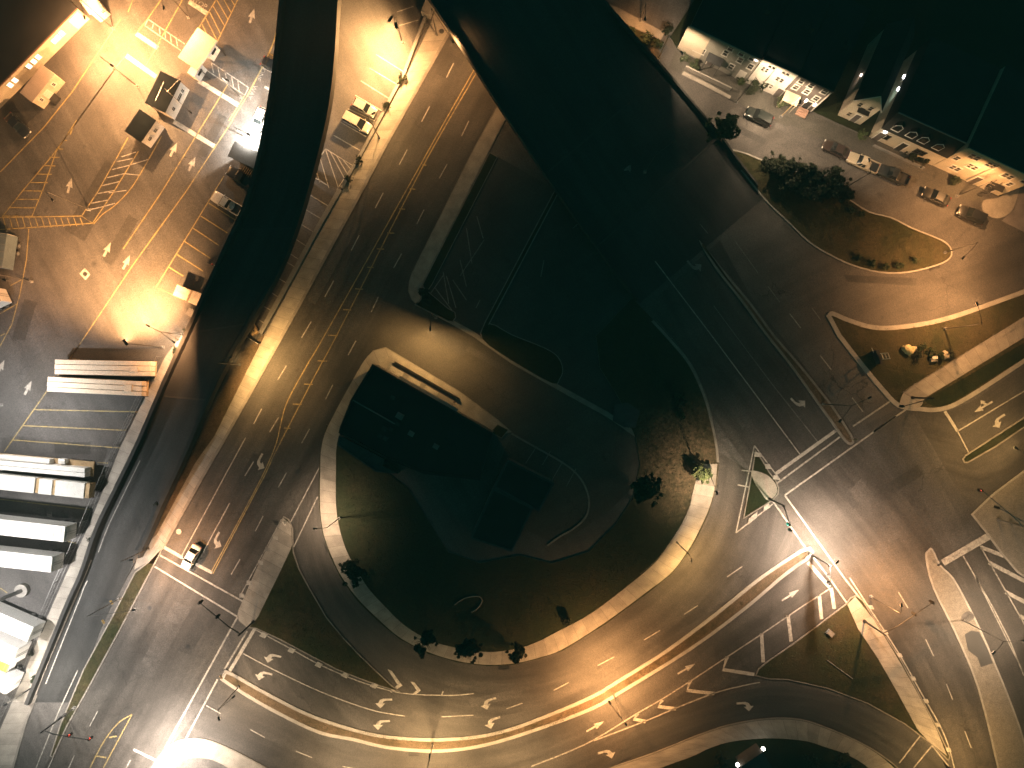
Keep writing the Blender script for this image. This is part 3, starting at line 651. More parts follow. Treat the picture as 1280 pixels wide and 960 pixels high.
# parking between ramp and avenue
lines(PW, [[(451, 101), (486, 123)], [(444, 119), (480, 140)], [(435, 136), (468, 151)], [(426, 153), (458, 171)], [(417, 169), (450, 188)], [(499, 32), (523, 25)], [(496, 15), (517, 8)], [(470, 68), (505, 90)], [(462, 85), (497, 106)]], .15)
lines(PW, [[(407, 186), (441, 207), (421, 237)], [(407, 186), (388, 215)], [(407, 187), (423, 235)], [(413, 190), (431, 224)], [(421, 195), (434, 217)], [(428, 199), (438, 211)], [(400, 197), (411, 235)], [(393, 208), (400, 228)], [(390, 220), (410, 232)]], .14)
lines(PW, [[(383, 241), (411, 258)], [(377, 259), (404, 275)], [(371, 277), (395, 292)], [(365, 296), (385, 309)], [(358, 314), (376, 326)], [(356, 326), (372, 336)], [(345, 346), (360, 355)], [(338, 365), (352, 374)], [(326, 381), (341, 389)], [(324, 400), (332, 405)]], .15)

# arrows
def arrow(mb, x, y, dx, dy, kind='s', s=1.0, z=ZP + .004):
    S_ = [(-.14, -1.7), (.14, -1.7), (.14, .0), (.5, .0), (0, 1.7), (-.5, .0), (-.14, .0)]
    F_ = [(-.25, -1.6), (.25, -1.6), (.25, -.2), (.75, -.4), (0, 1.7), (-.75, -.4), (-.25, -.2)]
    T_ = [(.55, -1.5), (.2, -1.5), (.18, -.5), (.02, -.05), (-.3, .1), (-.3, -.35), (-1.15, .45), (-.3, 1.35), (-.3, .85), (.25, .55), (.5, .05)]
    C_ = [(.25, -1.7), (-.05, -1.7), (-.05, .4), (-.45, .3), (.1, 1.8), (.6, .3), (.25, .4), (.25, -.3), (.7, -.1), (.65, .25), (1.3, -.1), (.75, -.75), (.72, -.45), (.25, -.75)]
    P = {'s': S_, 'f': F_, 'l': T_, 'r': [(-a, b) for a, b in T_], 'c': C_}[kind]
    c = W(x, y, z); th = ang(dx, dy) - math.pi / 2
    cs, sn = math.cos(th), math.sin(th)
    mb.poly([(c.x + s * (a * cs - b * sn), c.y + s * (a * sn + b * cs)) for a, b in P], z)
for a in ((325, 578, -.49, .87, 'l'), (271, 676, -.49, .87, 'l'), (340, 821, -.97, -.25, 'l'), (329, 843, -.97, -.25, 'l'), (479, 877, -1, -.02, 'l'), (476, 904, -1, -.02, 'l'), (610, 878, -.97, .25, 'l'), (615, 902, -.97, .25, 'l'),
          (744, 908, .87, -.5, 's'), (858, 836, .87, -.5, 's'), (988, 744, .84, -.54, 's'), (759, 941, .95, -.3, 'r'), (932, 881, 1, -.1, 'r'), (998, 504, .68, .73, 'l'), (1230, 509, -.86, .5, 'c'), (1248, 526, -.86, .5, 'l')):
    arrow(PN, *a)
arrow(PF, 868, 333, .6, .8, 'l', 1, .36)
for a in ((87, 232, .25, -.97), (217, 187, .45, -.89), (240, 205, .45, -.89), (134, 312, .45, -.89), (158, 328, .45, -.89), (35, 485, .45, -.89), (315, 20, .3, -.95), (339, 113, .87, .49), (1, 459, .45, -.89)):
    arrow(PN, *a, 'f', .8)
def lettering(s, x, y, dx, dy, size, mat, z=ZP + .004):
    o = bpy.data.objects.new('road_lettering', text_mesh(s, size)); COL.objects.link(o)
    o.data.materials.append(mat); o.location = W(x, y, z); o.rotation_euler = (0, 0, ang(dx, dy)); o['kind'] = 'structure'
lettering('ONE', 326, 93, -.45, .89, 1.1, M['white_worn']); lettering('WAY', 315, 115, -.45, .89, 1.1, M['white_worn']); lettering('STOP', 249, 4, .86, .5, 1.2, M['white_worn'])
# reservoir square on the yard, round cover on the avenue
for pts in ([(99, 342), (106, 335), (113, 343), (107, 350)],): PN.poly(WL(pts, ZP), ZP)
PW.poly([W(223.5 + 3.4 * math.cos(i * .4189), 664.5 + 3.4 * math.sin(i * .4189), ZP) for i in range(15)], ZP)
struct(PW.build('white_road_markings', M['white'])); struct(PY.build('yellow_road_markings', M['yellow']))
struct(PF.build('faint_road_markings', M['white_faint'])); struct(PN.build('fresh_road_markings', M['white_fresh']))
# manholes and drains
def cover(x, y, r, label, mat='darksteel', z=.024):
    o = MB(); c = W(x, y, z); o.cyl((0, 0, .008), r, .02, 20); o.cyl((0, 0, .022), r * .8, .012, 20); ob = o.build('manhole_cover', M[mat], loc=(c.x, c.y, z + .004)); tag(ob, label, 'manhole cover')
cover(552, 39, .42, 'round brown manhole cover in the sidewalk just below the overpass edge', 'roof_slate', .13)
cover(106.5, 342.5, .38, 'round cover inside a white painted square in the freight yard')
cover(187, 760, .4, 'dark manhole cover in the wide avenue below the crosswalk')
cover(372, 590, .45, 'dark round cover in the avenue beside the right hand lane dashes')
cover(235, 808, .4, 'faint manhole cover left of the loop road entrance line')
def drain(x, y, dx, dy, label, n=2):
    for i in range(1):
        t = thing('storm_drain', label, 'drain', W(x, y, .026), ang(dx, dy))
        f = MB(); f.box((0, .3, .01), (1.9, .06, .05)); f.box((0, -.3, .01), (1.9, .06, .05)); f.box((-.92, 0, .01), (.06, .54, .05)); f.box((.92, 0, .01), (.06, .54, .05)); f.box((0, 0, .01), (.08, .54, .05)); f.build('frame', M['darksteel'], t)
        g = MB()
        for k in range(16): g.box((-.83 + k * .11, 0, .0), (.04, .52, .03))
        g.build('grate', M['black'], t)
drain(630, 834.5, 1, 0, 'kerbside drain grate under the lawn at the bottom of the loop')
drain(517.5, 942.5, 1, .05, 'drain grate under the lower kerb of the loop median')
drain(408.5, 684, .35, .94, 'drain grate at the sidewalk kerb beside the crooked street lamp')
drain(895.5, 612, -.15, .98, 'drain grate at the kerb below the round leafy tree')
drain(783, 951, .9, -.4, 'drain grate at the kerb of the bottom slip road')
drain(1168, 334.5, .95, -.3, 'drain grate on the tip of the bushy island')
# ================================================================== OVERPASSES
def overpass(name, label, nodes, thick, bl, br, deckmat, piers, joints, lines_=(), barh=.95, bw=.42):
    """nodes: (xl, yl, xr, yr, z) in photograph pixels at their own height"""
    root = thing(name, label, 'overpass', W((nodes[0][0] + nodes[0][2]) / 2, (nodes[0][1] + nodes[0][3]) / 2, 0))
    o0 = root.location
    N = cr([Vector((n[0], n[1], n[4])) for n in nodes], 8); Q = cr([Vector((n[2], n[3], n[4])) for n in nodes], 8)
    L = [W(p.x, p.y, max(p.z, .028)) - o0 for p in N]; Rr = [W(p.x, p.y, max(p.z, .028)) - o0 for p in Q]
    mb = MB(); mb.strip(L, Rr)
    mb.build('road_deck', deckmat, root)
    sd = MB()
    bot = lambda P: [Vector((p.x, p.y, -.03 if p.z < 2.4 else p.z - thick)) for p in P]
    top = lambda P: [p - Vector((0, 0, .012)) for p in P]
    sd.strip(top(L), bot(L)); sd.strip(bot(Rr), top(Rr)); sd.strip(bot(L), bot(Rr))
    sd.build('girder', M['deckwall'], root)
    for P, rng, side in ((L, bl, 1), (Rr, br, -1)):
        for a, b in rng:
            seg = P[int(a * (len(P) - 1)):int(b * (len(P) - 1)) + 1]
            inn = offset_line(seg, -bw * side)
            up = Vector((0, 0, barh)); dn = Vector((0, 0, .05))
            b_ = MB()
            ii = [p.lerp(q, .25) for p, q in zip(inn, seg)]
            b_.strip([p + up for p in seg], [p + up for p in ii]); b_.strip([p + up for p in ii], [p - dn for p in inn]); b_.strip([p - dn for p in seg], [p + up for p in seg])
            e = len(b_.v)
            for k in (0, -1):
                b_.v += [seg[k] - dn, seg[k] + up, ii[k] + up, inn[k] - dn]; b_.face((e, e + 1, e + 2, e + 3)); e += 4
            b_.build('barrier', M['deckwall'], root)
    for (t, hw) in piers:
        i = int(t * (len(L) - 1)); c = (L[i] + Rr[i]) / 2; d = (Rr[i] - L[i]); w = d.length
        p = MB(); a = math.atan2(d.y, d.x)
        for s in hw:
            q = L[i].lerp(Rr[i], s); p.cyl((q.x, q.y, (q.z - thick - 1) / 2), .55, q.z - thick - 1, 16)
        p.box((c.x, c.y, c.z - thick - .5), (w * .92, 1.2, 1.0), a)
        p.build('pier', M['deckwall'], root)
    for t in joints:
        i = int(t * (len(L) - 1)); d = (Rr[i] - L[i]); a = math.atan2(d.y, d.x); c = (L[i] + Rr[i]) / 2
        j = MB()
        for s in (-.32, .32): j.box((c.x - math.sin(a) * s, c.y + math.cos(a) * s, c.z + .006), (d.length * .96, .3, .02), a)
        j.build('expansion_joint', M['joint'], root)
    if lines_:
        m = MB()
        for u, w, t0, t1 in lines_:
            seg = [p.lerp(q, u) + Vector((0, 0, .012)) for p, q in zip(L, Rr)][int(t0 * (len(L) - 1)):int(t1 * (len(L) - 1)) + 1]
            m.strip(offset_line(seg, w / 2), offset_line(seg, -w / 2))
        m.build('lane_line', M['white_worn'], root)
    return root
HW = overpass('highway_overpass', 'wide dark straight elevated highway crossing the top of the scene diagonally', [
    (470, -95, 610, -195, 7.6), (535, -5, 677, -103, 7.5), (585, 70, 726, -30, 6.6), (630, 140, 775, 30, 5.0), (675, 207, 822, 83, 3.9), (720, 272, 869, 138, 2.5), (745, 306, 896, 170, 1.1), (768, 338, 922, 205, .25), (783, 357, 940, 228, .03), (800, 379, 955, 247, .03)],
    1.5, [(0, .985)], [(0, .93)], M['deck'], [(.28, (.15, .5, .85)), (.12, (.15, .5, .85))], [.46, .68])
for (x, y, z) in ((780, 209, 2.55), (690, 85, 4.6)):
    am = MB(); arrow(am, x, y, .6, .8, 'l', 1.0, z + .05)
    for i in range(len(am.v)): am.v[i] = am.v[i] - HW.location
    am.build('painted_arrow', M['white_faint'], HW)
RAMP = overpass('ramp_overpass', 'narrow dark curving ramp rising between the freight yard and the avenue', [
    (366, -110, 424, -110, 8.2), (357, 0, 420, 0, 8.0), (343, 125, 410, 125, 7.4), (318, 240, 384, 236, 6.5), (281, 325, 354, 324, 5.4), (245, 404, 318, 392, 4.2), (213, 474, 272, 475, 3.1), (180, 550, 232, 566, 1.9), (152, 608, 203, 628, 1.0), (127, 660, 180, 680, .4), (108, 715, 152, 735, .06), (88, 760, 128, 782, .03), (40, 878, 92, 878, .03)],
    1.3, [(0, 1)], [(0, .78)], M['deck'], [(.12, (.3, .7)), (.22, (.3, .7)), (.34, (.3, .7))], [.43, .53, .3], [(.12, .14, .62, .8)], 1.15, .8)

# ================================================================== BUILDINGS
def window(root, x, z, w, h, frame='trim', pane='glass', y=0.0, name='window', fw=.14, sash=True):
    f = MB()
    f.box((x, y - .045, z + h / 2 + fw / 2), (w + 2 * fw, .09, fw)); f.box((x, y - .06, z - h / 2 - fw / 2), (w + 2 * fw + .1, .12, fw))
    f.box((x - w / 2 - fw / 2, y - .045, z), (fw, .09, h)); f.box((x + w / 2 + fw / 2, y - .045, z), (fw, .09, h))
    if sash: f.box((x, y - .03, z), (w, .06, .06))
    fo = f.build(name, M[frame], root)
    g = MB(); g.box((x, y - .012, z), (w - .004, .02, h - .004)); g.build('pane', M[pane] if isinstance(pane, str) else pane, fo)
    return fo
def door(root, x, w, h, mat='wall_dark', y=0.0, name='door'):
    f = MB(); f.box((x, y - .03, h / 2 + .02), (w, .06, h)); d = f.build(name, M[mat], root)
    k = MB(); k.box((x + w * .38, y - .09, h * .48), (.05, .06, .16)); k.build('handle', M['steel'], d)
    fr = MB(); fr.box((x, y - .04, h + .1), (w + .3, .08, .14)); fr.box((x - w / 2 - .08, y - .04, h / 2), (.14, .08, h)); fr.box((x + w / 2 + .08, y - .04, h / 2), (.14, .08, h)); fr.build('frame', M['trim'], d)
def wall_box(root, w, d, h, mat, name='wall', z0=0.0):
    b = MB(); b.box((w / 2, d / 2, h / 2 + z0), (w, d, h)); return b.build(name, mat, root)
HZ = 1.28
def rowhouse(label, p0, p1, depth, h, wall, wins, roof='roof_black', over=.18, group='houses along the upper street', parapet=True, name='row_house'):
    a = W(*p0); b = W(*p1); w = (b - a).length - .06
    root = thing(name, label, 'house', a, math.atan2(b.y - a.y, b.x - a.x), group); root.scale.z = HZ
    wall_box(root, w, depth, h, M[wall])
    r = MB(); r.box((w / 2, depth / 2 - over / 2, h + .12), (w + .02, depth + over, .22))
    ro = r.build('roof', M[roof], root)
    if parapet:
        c = MB(); c.box((w / 2, -over - .09, h + .16), (w, .14, .34)); c.build('cornice', M[wall], root)
    ch = MB(); ch.box((w * .8, depth * .5, h + .7), (.7, .9, 1.1)); ch.box((w * .8, depth * .5, h + 1.28), (.85, 1.05, .1)); ch.build('chimney', M['roof_black'], ro)
    for wi in wins: window(root, *wi)
    return root, w
# far left grey house with pale left half
r_, w_ = rowhouse('long grey row house with white window frames at the left street end', (848, 63), (931, 103), 14, 6.2, 'wall_grey',
    [(w_u, z, .75, 1.15) for w_u, z in ((7.0, 4.2), (9.6, 4.2), (11.6, 3.9), (9.0, 2.0), (2.6, 2.3), (3.6, 2.3), (7.3, 5.6), (9.2, 5.65), (11.0, 5.7))])
f = MB(); f.box((1.7, -.05, 3.2), (4.1, .1, 5.6)); f.build('pale_wall_panel', M['wall_cream'], r_)
f = MB(); f.box((6.0, -.7, 2.75), (2.7, 1.5, .12)); f.box((4.8, -1.3, 1.35), (.12, .12, 2.7)); f.box((7.2, -1.3, 1.35), (.12, .12, 2.7)); f.build('porch_roof', M['roof_slate'], r_)
door(r_, 5.7, 1.0, 2.1); door(r_, 11.2, 1.0, 2.1, 'wall_white')
f = MB(); f.box((11.7, -.08, 5.75), (.55, .16, .26)); f.build('wall_lamp', emit('house_lamp', (1, .93, .8), 6), r_)
f = MB(); f.box((6.5, -2.4, .45), (8.5, .22, .9)); f.build('garden_wall', M['concrete'], r_)
# white house
r_, w_ = rowhouse('white two storey row house with small black paired windows', (931.5, 103), (972.5, 121.5), 14, 6.4, 'wall_white',
    [(x, z, .5, .95, 'wall_white') for x, z in ((1.0, 4.6), (1.55, 4.6), (3.9, 3.9), (4.6, 3.9), (3.2, 1.7), (3.9, 1.7), (1.6, 5.9), (2.2, 5.9), (4.0, 5.9), (4.7, 5.9))])
f = MB(); f.tube([(2.55, -.07, .3), (2.55, -.07, 6.2)], .06); f.build('downpipe', M['darksteel'], r_); door(r_, 5.6, .95, 2.1)
# dark house
r_, w_ = rowhouse('dark brown row house with bright white window frames and lit porch lamps', (973, 121.5), (1014, 140), 14, 6.3, 'wall_dark',
    [(x, z, .78, 1.0, 'trim') for x, z in ((1.0, 5.5), (2.7, 5.5), (5.0, 5.5), (1.0, 3.8), (4.9, 3.4), (2.9, 3.9))])
f = MB(); f.box((1.5, -.9, 2.3), (2.6, 1.8, .14)); f.box((.35, -1.7, 1.15), (.12, .12, 2.3)); f.box((2.7, -1.7, 1.15), (.12, .12, 2.3)); f.build('porch_roof', M['wall_cream'], r_)
door(r_, 4.6, 1.0, 2.1, 'black')
for x in (3.9, 5.5):
    f = MB(); f.box((x, -.14, 2.1), (.26, .28, .5)); f.build('porch_lamp', emit('porch_lamp_glow', (1, .85, .66), 9), r_)
f = MB()
for i in range(4): f.box((4.6, -.5 - .3 * i, .5 - i * .12), (1.8, .32, .2))
f.build('front_steps', M['brick'], r_)
f = MB(); f.box((w_ - .1, -.05, 3.15), (.18, .1, 6.2)); f.build('corner_board', M['trim'], r_)
# gabled house
a = W(1047, 144); b = W(1075, 156)
r_ = thing('gabled_house', 'small cream house with a pointed gable standing back between two alleys', 'house', a, math.atan2(b.y - a.y, b.x - a.x), 'houses along the upper street'); r_.scale.z = HZ
w_ = (b - a).length
wall_box(r_, w_, 13, 5.2, M['wall_cream'])
g = MB(); n = 0
g.v += [Vector(p) for p in ((0, 0, 5.2), (w_, 0, 5.2), (w_ / 2, 0, 7.8), (0, .25, 5.2), (w_, .25, 5.2), (w_ / 2, .25, 7.8))]
for f_ in ((0, 1, 2), (5, 4, 3), (0, 3, 4, 1)): g.face(f_)
g.build('gable', M['wall_cream'], r_)
g = MB()
for s in (0, 1):
    x0 = -.35 if s == 0 else w_ + .35; z0 = 4.84
    q = [Vector(p) for p in ((x0, -.35, z0), (w_ / 2, -.35, 7.85), (w_ / 2, 13, 7.85), (x0, 13, z0))]
    k = len(g.v); g.v += q + [p + Vector((0, 0, .16)) for p in q]
    for f_ in ((0, 1, 2, 3), (7, 6, 5, 4), (0, 4, 5, 1), (1, 5, 6, 2), (2, 6, 7, 3), (3, 7, 4, 0)): g.face([k + i for i in f_])
rf = g.build('roof', M['roof_black'], r_)
g = MB()
for s in (0, 1):
    x0 = -.35 if s == 0 else w_ + .35
    g.tube([(x0, -.38, 4.95), (w_ / 2, -.38, 7.98)], .09, 4)
g.build('bargeboard', M['trim'], rf)
for x, z in ((1.1, 4.3), (2.1, 3.0), (2.9, 3.0), (2.9, 4.4), (1.2, 1.4)): window(r_, x, z, .6, .9, 'wall_cream')
g = MB(); g.box((2.3, -.45, 3.75), (2.0, .9, .1)); g.build('awning', M['black'], r_); door(r_, 2.6, .9, 2.0)
g = MB(); g.box((-.12, 5.5, 2.9), (.24, .4, .2)); g.build('wall_lamp', emit('alley_lamp', (1, .8, .7), 4), r_); ALLEY = [(r_, Vector((-.9, 5.5, 2.9)))]
# mansard house
a = W(1086, 171); b = W(1165, 207); w_ = (b - a).length
r_ = thing('mansard_house', 'long low tan house with a steep black roof and four dormer windows', 'house', a, math.atan2(b.y - a.y, b.x - a.x), 'houses along the upper street'); r_.scale.z = HZ
wall_box(r_, w_, 14, 3.3, M['wall_cream'])
g = MB(); g.v += [Vector(p) for p in ((-.1, -.25, 3.3), (w_, -.25, 3.3), (w_, 1.0, 6.3), (-.1, 1.0, 6.3), (-.1, 14, 6.3), (w_, 14, 6.3), (-.1, 14, 3.3), (w_, 14, 3.3))]
for f_ in ((0, 1, 2, 3), (3, 2, 5, 4), (1, 7, 5, 2), (0, 3, 4, 6), (6, 4, 5, 7), (0, 6, 7, 1)): g.face(f_)
rf = g.build('roof', M['roof_black'], r_)
g = MB(); g.box((w_ / 2, .98, 6.34), (w_, .16, .14)); g.build('ridge_trim', M['barrier'], rf)
for x in (1.7, 4.2, 6.3, 8.9):
    d = MB(); d.v += [Vector(p) for p in ((x - .62, -.12, 3.9), (x + .62, -.12, 3.9), (x + .62, -.12, 5.1), (x, -.12, 5.6), (x - .62, -.12, 5.1), (x - .62, 1.1, 3.9), (x + .62, 1.1, 3.9), (x + .62, 1.1, 5.1), (x, 1.1, 5.6), (x - .62, 1.1, 5.1))]
    for f_ in ((0, 1, 2, 3, 4), (1, 6, 7, 2), (2, 7, 8, 3), (3, 8, 9, 4), (4, 9, 5, 0)): d.face(f_)
    do = d.build('dormer', M['roof_black'], r_)
    t = MB(); t.tube([(x - .66, -.16, 3.95), (x - .66, -.16, 5.1), (x, -.16, 5.62), (x + .66, -.16, 5.1), (x + .66, -.16, 3.95), (x - .66, -.16, 3.95)], .065, 4); t.build('frame', M['trim'], do)
    t = MB(); t.box((x, -.135, 4.5), (1.0, .02, .95)); t.build('pane', M['glass'], do)
for x in (2.0, 7.6, 8.5): window(r_, x, 1.7, .7, .9, 'darksteel')
door(r_, 5.2, 1.0, 2.1, 'black'); door(r_, 1.1, 1.0, 2.1)
g = MB(); g.box((1.0, -.12, 2.75), (.5, .24, .22)); g.build('wall_lamp', emit('mansard_lamp', (.95, .97, 1), 8), r_)
g = MB(); g.box((w_ / 2, -1.2, .3), (w_ * .8, .16, .6)); g.build('garden_wall', M['barrier'], r_)
for yy in (7.0, 9.2):
    g = MB(); g.box((-.12, yy, 3.0), (.24, .5, .2)); g.build('alley_lamp', emit('alley_lamp', (.9, .96, 1), 14), r_)
ALLEY.append((r_, Vector((-.9, 6.5, 2.9))))
# big tan house at right
r_, w_ = rowhouse('tall tan house with rows of dark paired windows beside the rounded pavement', (1166, 207), (1248, 245), 14, 6.9, 'wall_cream',
    [(x, z, .74, 1.0) for x, z in ((.9, 3.9), (1.9, 5.7), (2.75, 5.7), (2.2, 1.7), (3.05, 1.7), (3.5, 3.6), (4.35, 3.6), (4.9, 5.6), (5.75, 5.6), (8.4, 5.0), (9.3, 5.0), (10.6, 3.6), (11.2, 5.6))])
g = MB(); g.tube([(5.9, -.09, .4), (5.9, -.09, 6.5)], .1); g.build('downpipe', M['wall_grey'], r_)
g = MB(); g.box((10.1, -.5, 2.5), (1.5, 1.0, .12)); g.build('awning', M['black'], r_); door(r_, 10.1, 1.0, 2.1, 'black'); door(r_, 6.9, 1.0, 2.1)
g = MB()
for i in range(7):
    g.box((9.0, -.3 - .18 * i, 2.6 - .36 * i), (.9, .3, .08))
g.tube([(8.5, -.2, 3.5), (8.5, -1.6, 1.2)], .05, 6); g.tube([(9.5, -.2, 3.5), (9.5, -1.6, 1.2)], .05, 6)
g.build('outside_stair', M['darksteel'], r_)

# ---- flat roofed block building
def flat_building(name, label, pts, h, roofm, wallm, par=.45, mat_par=None):
    P = [W(x, y, h) for x, y in pts]
    c = sum(P, Vector()) / len(P); c.z = 0
    root = thing(name, label, 'building', c)
    Q = [p - c for p in P]
    b = MB(); b.prism(Q, 0, h - .02, top=True); b.build('wall', wallm, root)
    r = MB(); r.poly([(q.x, q.y, h + .01) for q in inset(Q, .02)], h + .01); ro = r.build('roof', roofm, root)
    pr = MB(); I = inset(Q, .32); I2 = inset(Q, .001); k = len(I)
    for i in range(k):
        j = (i + 1) % k
        n = len(pr.v)
        pr.v += [Vector((I2[i].x, I2[i].y, h - .05)), Vector((I2[j].x, I2[j].y, h - .05)), Vector((I2[j].x, I2[j].y, h + par)), Vector((I2[i].x, I2[i].y, h + par)), Vector((I[i].x, I[i].y, h + par)), Vector((I[j].x, I[j].y, h + par)), Vector((I[j].x, I[j].y, h)), Vector((I[i].x, I[i].y, h))]
        for f_ in ((0, 1, 2, 3), (3, 2, 5, 4), (4, 5, 6, 7)): pr.face([n + q for q in f_])
    pr.build('parapet', mat_par or roofm, root)
    return root, c, Q, ro
root, c, Q, ro = flat_building('flat_roofed_building', 'large flat roofed dark building on the corner inside the looping road', [(466, 455), (616, 541), (600, 600), (530, 592), (481, 572), (424, 541), (426, 533), (439, 500)], 5.0, M['roof_black'], M['wall_dark'])
dv = MB(); p, q = W(441, 500, 5) - c, W(494, 530, 5) - c; dv.tube([p + Vector((0, 0, .1)), q + Vector((0, 0, .1))], .12, 6); dv.build('roof_divider', M['roof_grey'], ro)
for (x, y, s) in ((500, 520, 1.0), (514, 542, .8), (481, 536, .7), (475, 545, .6), (497, 530, .6), (489, 537, .5), (482, 548, .7), (545, 558, .8), (491, 497, .6)):
    p = W(x, y, 5) - c; u = MB(); u.box((p.x, p.y, 5 + .35 * s), (1.1 * s, .9 * s, .7 * s), R(-30)); u.box((p.x, p.y, 5 + .72 * s), (.7 * s, .7 * s, .06), R(-30)); u.box((p.x, p.y, 5 + .02), (1.2 * s, 1.0 * s, .05), R(-30)); u.build('vent_unit', M['roof_grey'] if s > .75 else M['roof_slate'], ro)
# window strip and doors on the side street front of the building
a = W(466, 456, 0); b = W(616, 542, 0)
eb = MB()
t_ = (W(616, 541, 5) - W(466, 455, 5)).normalized(); n_ = Vector((-t_.y, t_.x, 0))
p = W(498, 473, 5) - c; q = W(571, 515, 5) - c
eb.box(((p.x + q.x) / 2 + n_.x * .25, (p.y + q.y) / 2 + n_.y * .25, 4.6), ((q - p).length, .5, .3), math.atan2(t_.y, t_.x)); eb.build('lit_eave', M['concrete'], root)
# lower teal roof
flat_building('low_annex', 'low annex with a faintly greenish roof on the lower side of the flat building', [(424, 544), (481, 574), (478, 582), (497, 592), (470, 590), (421, 556)], 3.0, M['roof_slate'], M['wall_dark'], .15)
# carport-like rear building
flat_building('rear_shed', 'black flat roofed shed with pale roof edges behind the parking bays', [(634.5, 574), (693, 604), (674, 640), (617, 609)], 3.4, M['roof_black'], M['wall_dark'], .12, M['roof_slate'])
flat_building('rear_shed', 'lower black shed with a pale left edge adjoining the rear shed', [(616.5, 610), (667, 635), (640, 690), (588, 673)], 3.2, M['roof_black'], M['wall_dark'], .12, M['roof_slate'])
# sunken entrance ramp
a = W(487, 447); b = W(575, 497)
er = thing('entrance_ramp', 'sunken concrete entrance ramp with dark wall along the flat building', 'ramp', a, math.atan2(b.y - a.y, b.x - a.x))
Lr = (b - a).length
g = MB(); g.box((Lr / 2 + .6, -.2, .35), (Lr - 1.2, .25, .9)); g.build('wall', M['roof_black'], er)
g = MB(); g.box((Lr / 2, -1.7, .2), (Lr - 1, 2.6, .14)); g.build('floor', M['roof_grey'], er)
for i, x in enumerate((2.2, 5.6, 8.9)):
    g = MB(); g.box((x, -1.5, .32), (2.4, 1.0, .14)); g.build('landing', M['concrete'], er)
g = MB(); g.box((Lr / 2, -3.05, .45), (Lr - 1, .2, 1.0)); g.build('kerb_wall', M['wood'], er)
g = MB(); g.tube([(1, -2.2, 1.1), (Lr - 1, -2.2, 1.1)], .035, 6)
for i in range(6): g.tube([(1 + i * (Lr - 2) / 5, -2.2, .2), (1 + i * (Lr - 2) / 5, -2.2, 1.1)], .03, 6)
g.build('handrail', M['darksteel'], er)

# ---- freight yard buildings
def booth(label, roofpts, h, roofm, wallm, wins, name='guard_booth', over=.12, walldir=None, cat='booth', group=None, unit=False):
    """four roof corners in order: back-left, back-right, front-right, front-left (front faces lower right)"""
    P = [W(x, y, h) for x, y in roofpts]
    o = P[2].copy(); o.z = 0
    fx = (P[3] - P[2]); w = fx.length; d = (P[1] - P[2]).length
    root = thing(name, label, cat, o, math.atan2(fx.y, fx.x), group)
    b = MB(); b.box((w / 2, d / 2, (h - .15) / 2), (w - 2 * over, d - 2 * over, h - .15)); b.build('wall', wallm, root)
    r = MB(); r.box((w / 2, d / 2, h - .08), (w, d, .16)); ro = bevel(r.build('roof', roofm, root), .03)
    for wi in wins: window(root, wi[0] * w, wi[1], wi[2], wi[3], 'trim', 'glass', over)
    return root, w, d
b1, w, d = booth('larger white booth with a black roof in the middle of the freight yard', [(204, 86), (186, 121), (206, 141), (226, 101)], 3.4, M['booth_roof'], M['wall_white'], [(.25, 1.7, .6, .8), (.62, 1.7, 1.3, .8), (.82, 1.7, .5, .8)])
g = MB(); g.tube([(1.2, 2.2, 3.45), (4.4, 2.2, 3.7)], .05, 6); g.tube([(3.2, 1.2, 3.45), (6, .2, 3.6)], .05, 6); g.build('roof_mast', M['steel'], b1)
b2, w, d = booth('smaller white booth with a black roof next to the yellow hatching', [(174, 137), (154, 166), (176, 178), (195, 150)], 3.2, M['booth_roof'], M['wall_white'], [(.3, 1.7, .7, .7), (.68, 1.7, .7, .7)])
b3, w, d = booth('low grey roofed booth beside the white floodlit strip under the ramp', [(298, 174), (287, 190), (322, 213), (331, 194)], 3.6, M['roof_grey'], M['wall_white'], [(.3, 1.7, .9, .7)], over=.5)
# canopy
P = [W(x, y, 4.6) for x, y in ((247, 37), (224, 69), (247, 88), (272, 51))]
o = P[2].copy(); o.z = 0; fx = P[3] - P[2]; w = fx.length; d = (P[1] - P[2]).length
cn = thing('canopy', 'square canopy with a pale roof glowing yellow over the yard lanes', 'canopy', o, math.atan2(fx.y, fx.x))
g = MB(); g.box((w / 2, d / 2, 4.5), (w, d, .3)); bevel(g.build('roof', rough_mat('canopy_roof', (.62, .56, .42), .1, .8, .7), cn), .04)
for x in (.5, w - .5):
    for y in (.4, d - .4):
        g = MB(); g.box((x, y, 2.17), (.14, .14, 4.33)); g.build('post', M['darksteel'], cn)
for i, (x, y) in enumerate(((268, 67), (251, 93))):
    c_ = W(x, y, 0); t = thing('ticket_kiosk', ('white kiosk at the right corner of the pale canopy', 'white kiosk below the bottom corner of the pale canopy')[i], 'kiosk', c_, R(60))
    g = MB(); g.box((0, 0, 1.1), (2.4, 1.2, 2.2)); g.build('wall', M['wall_white'], t)
    g = MB(); g.box((0, 0, 2.27), (2.5, 1.3, .12)); g.build('roof', M['trim'], t); g = MB(); g.box((0, -.61, 1.4), (1.2, .02, .6)); g.build('window', M['glass'], t)
# site office
so, w, d = booth('narrow pinkish site office trailer parked along the long warehouse', [(54, 82), (25, 115), (40, 128), (68, 93)], 2.9, rough_mat('office_roof', (.42, .34, .29), .12, .6, .8), M['wall_cream'], [(.2, 1.7, .45, .7), (.75, 1.7, .45, .7)], 'site_office', .06, cat='site office')
door(so, 2.6, .9, 2.0, 'wall_white', .06)
g = MB(); g.box((2.6, -.6, .3), (1.4, 1.2, .5)); g.build('step', M['darksteel'], so)
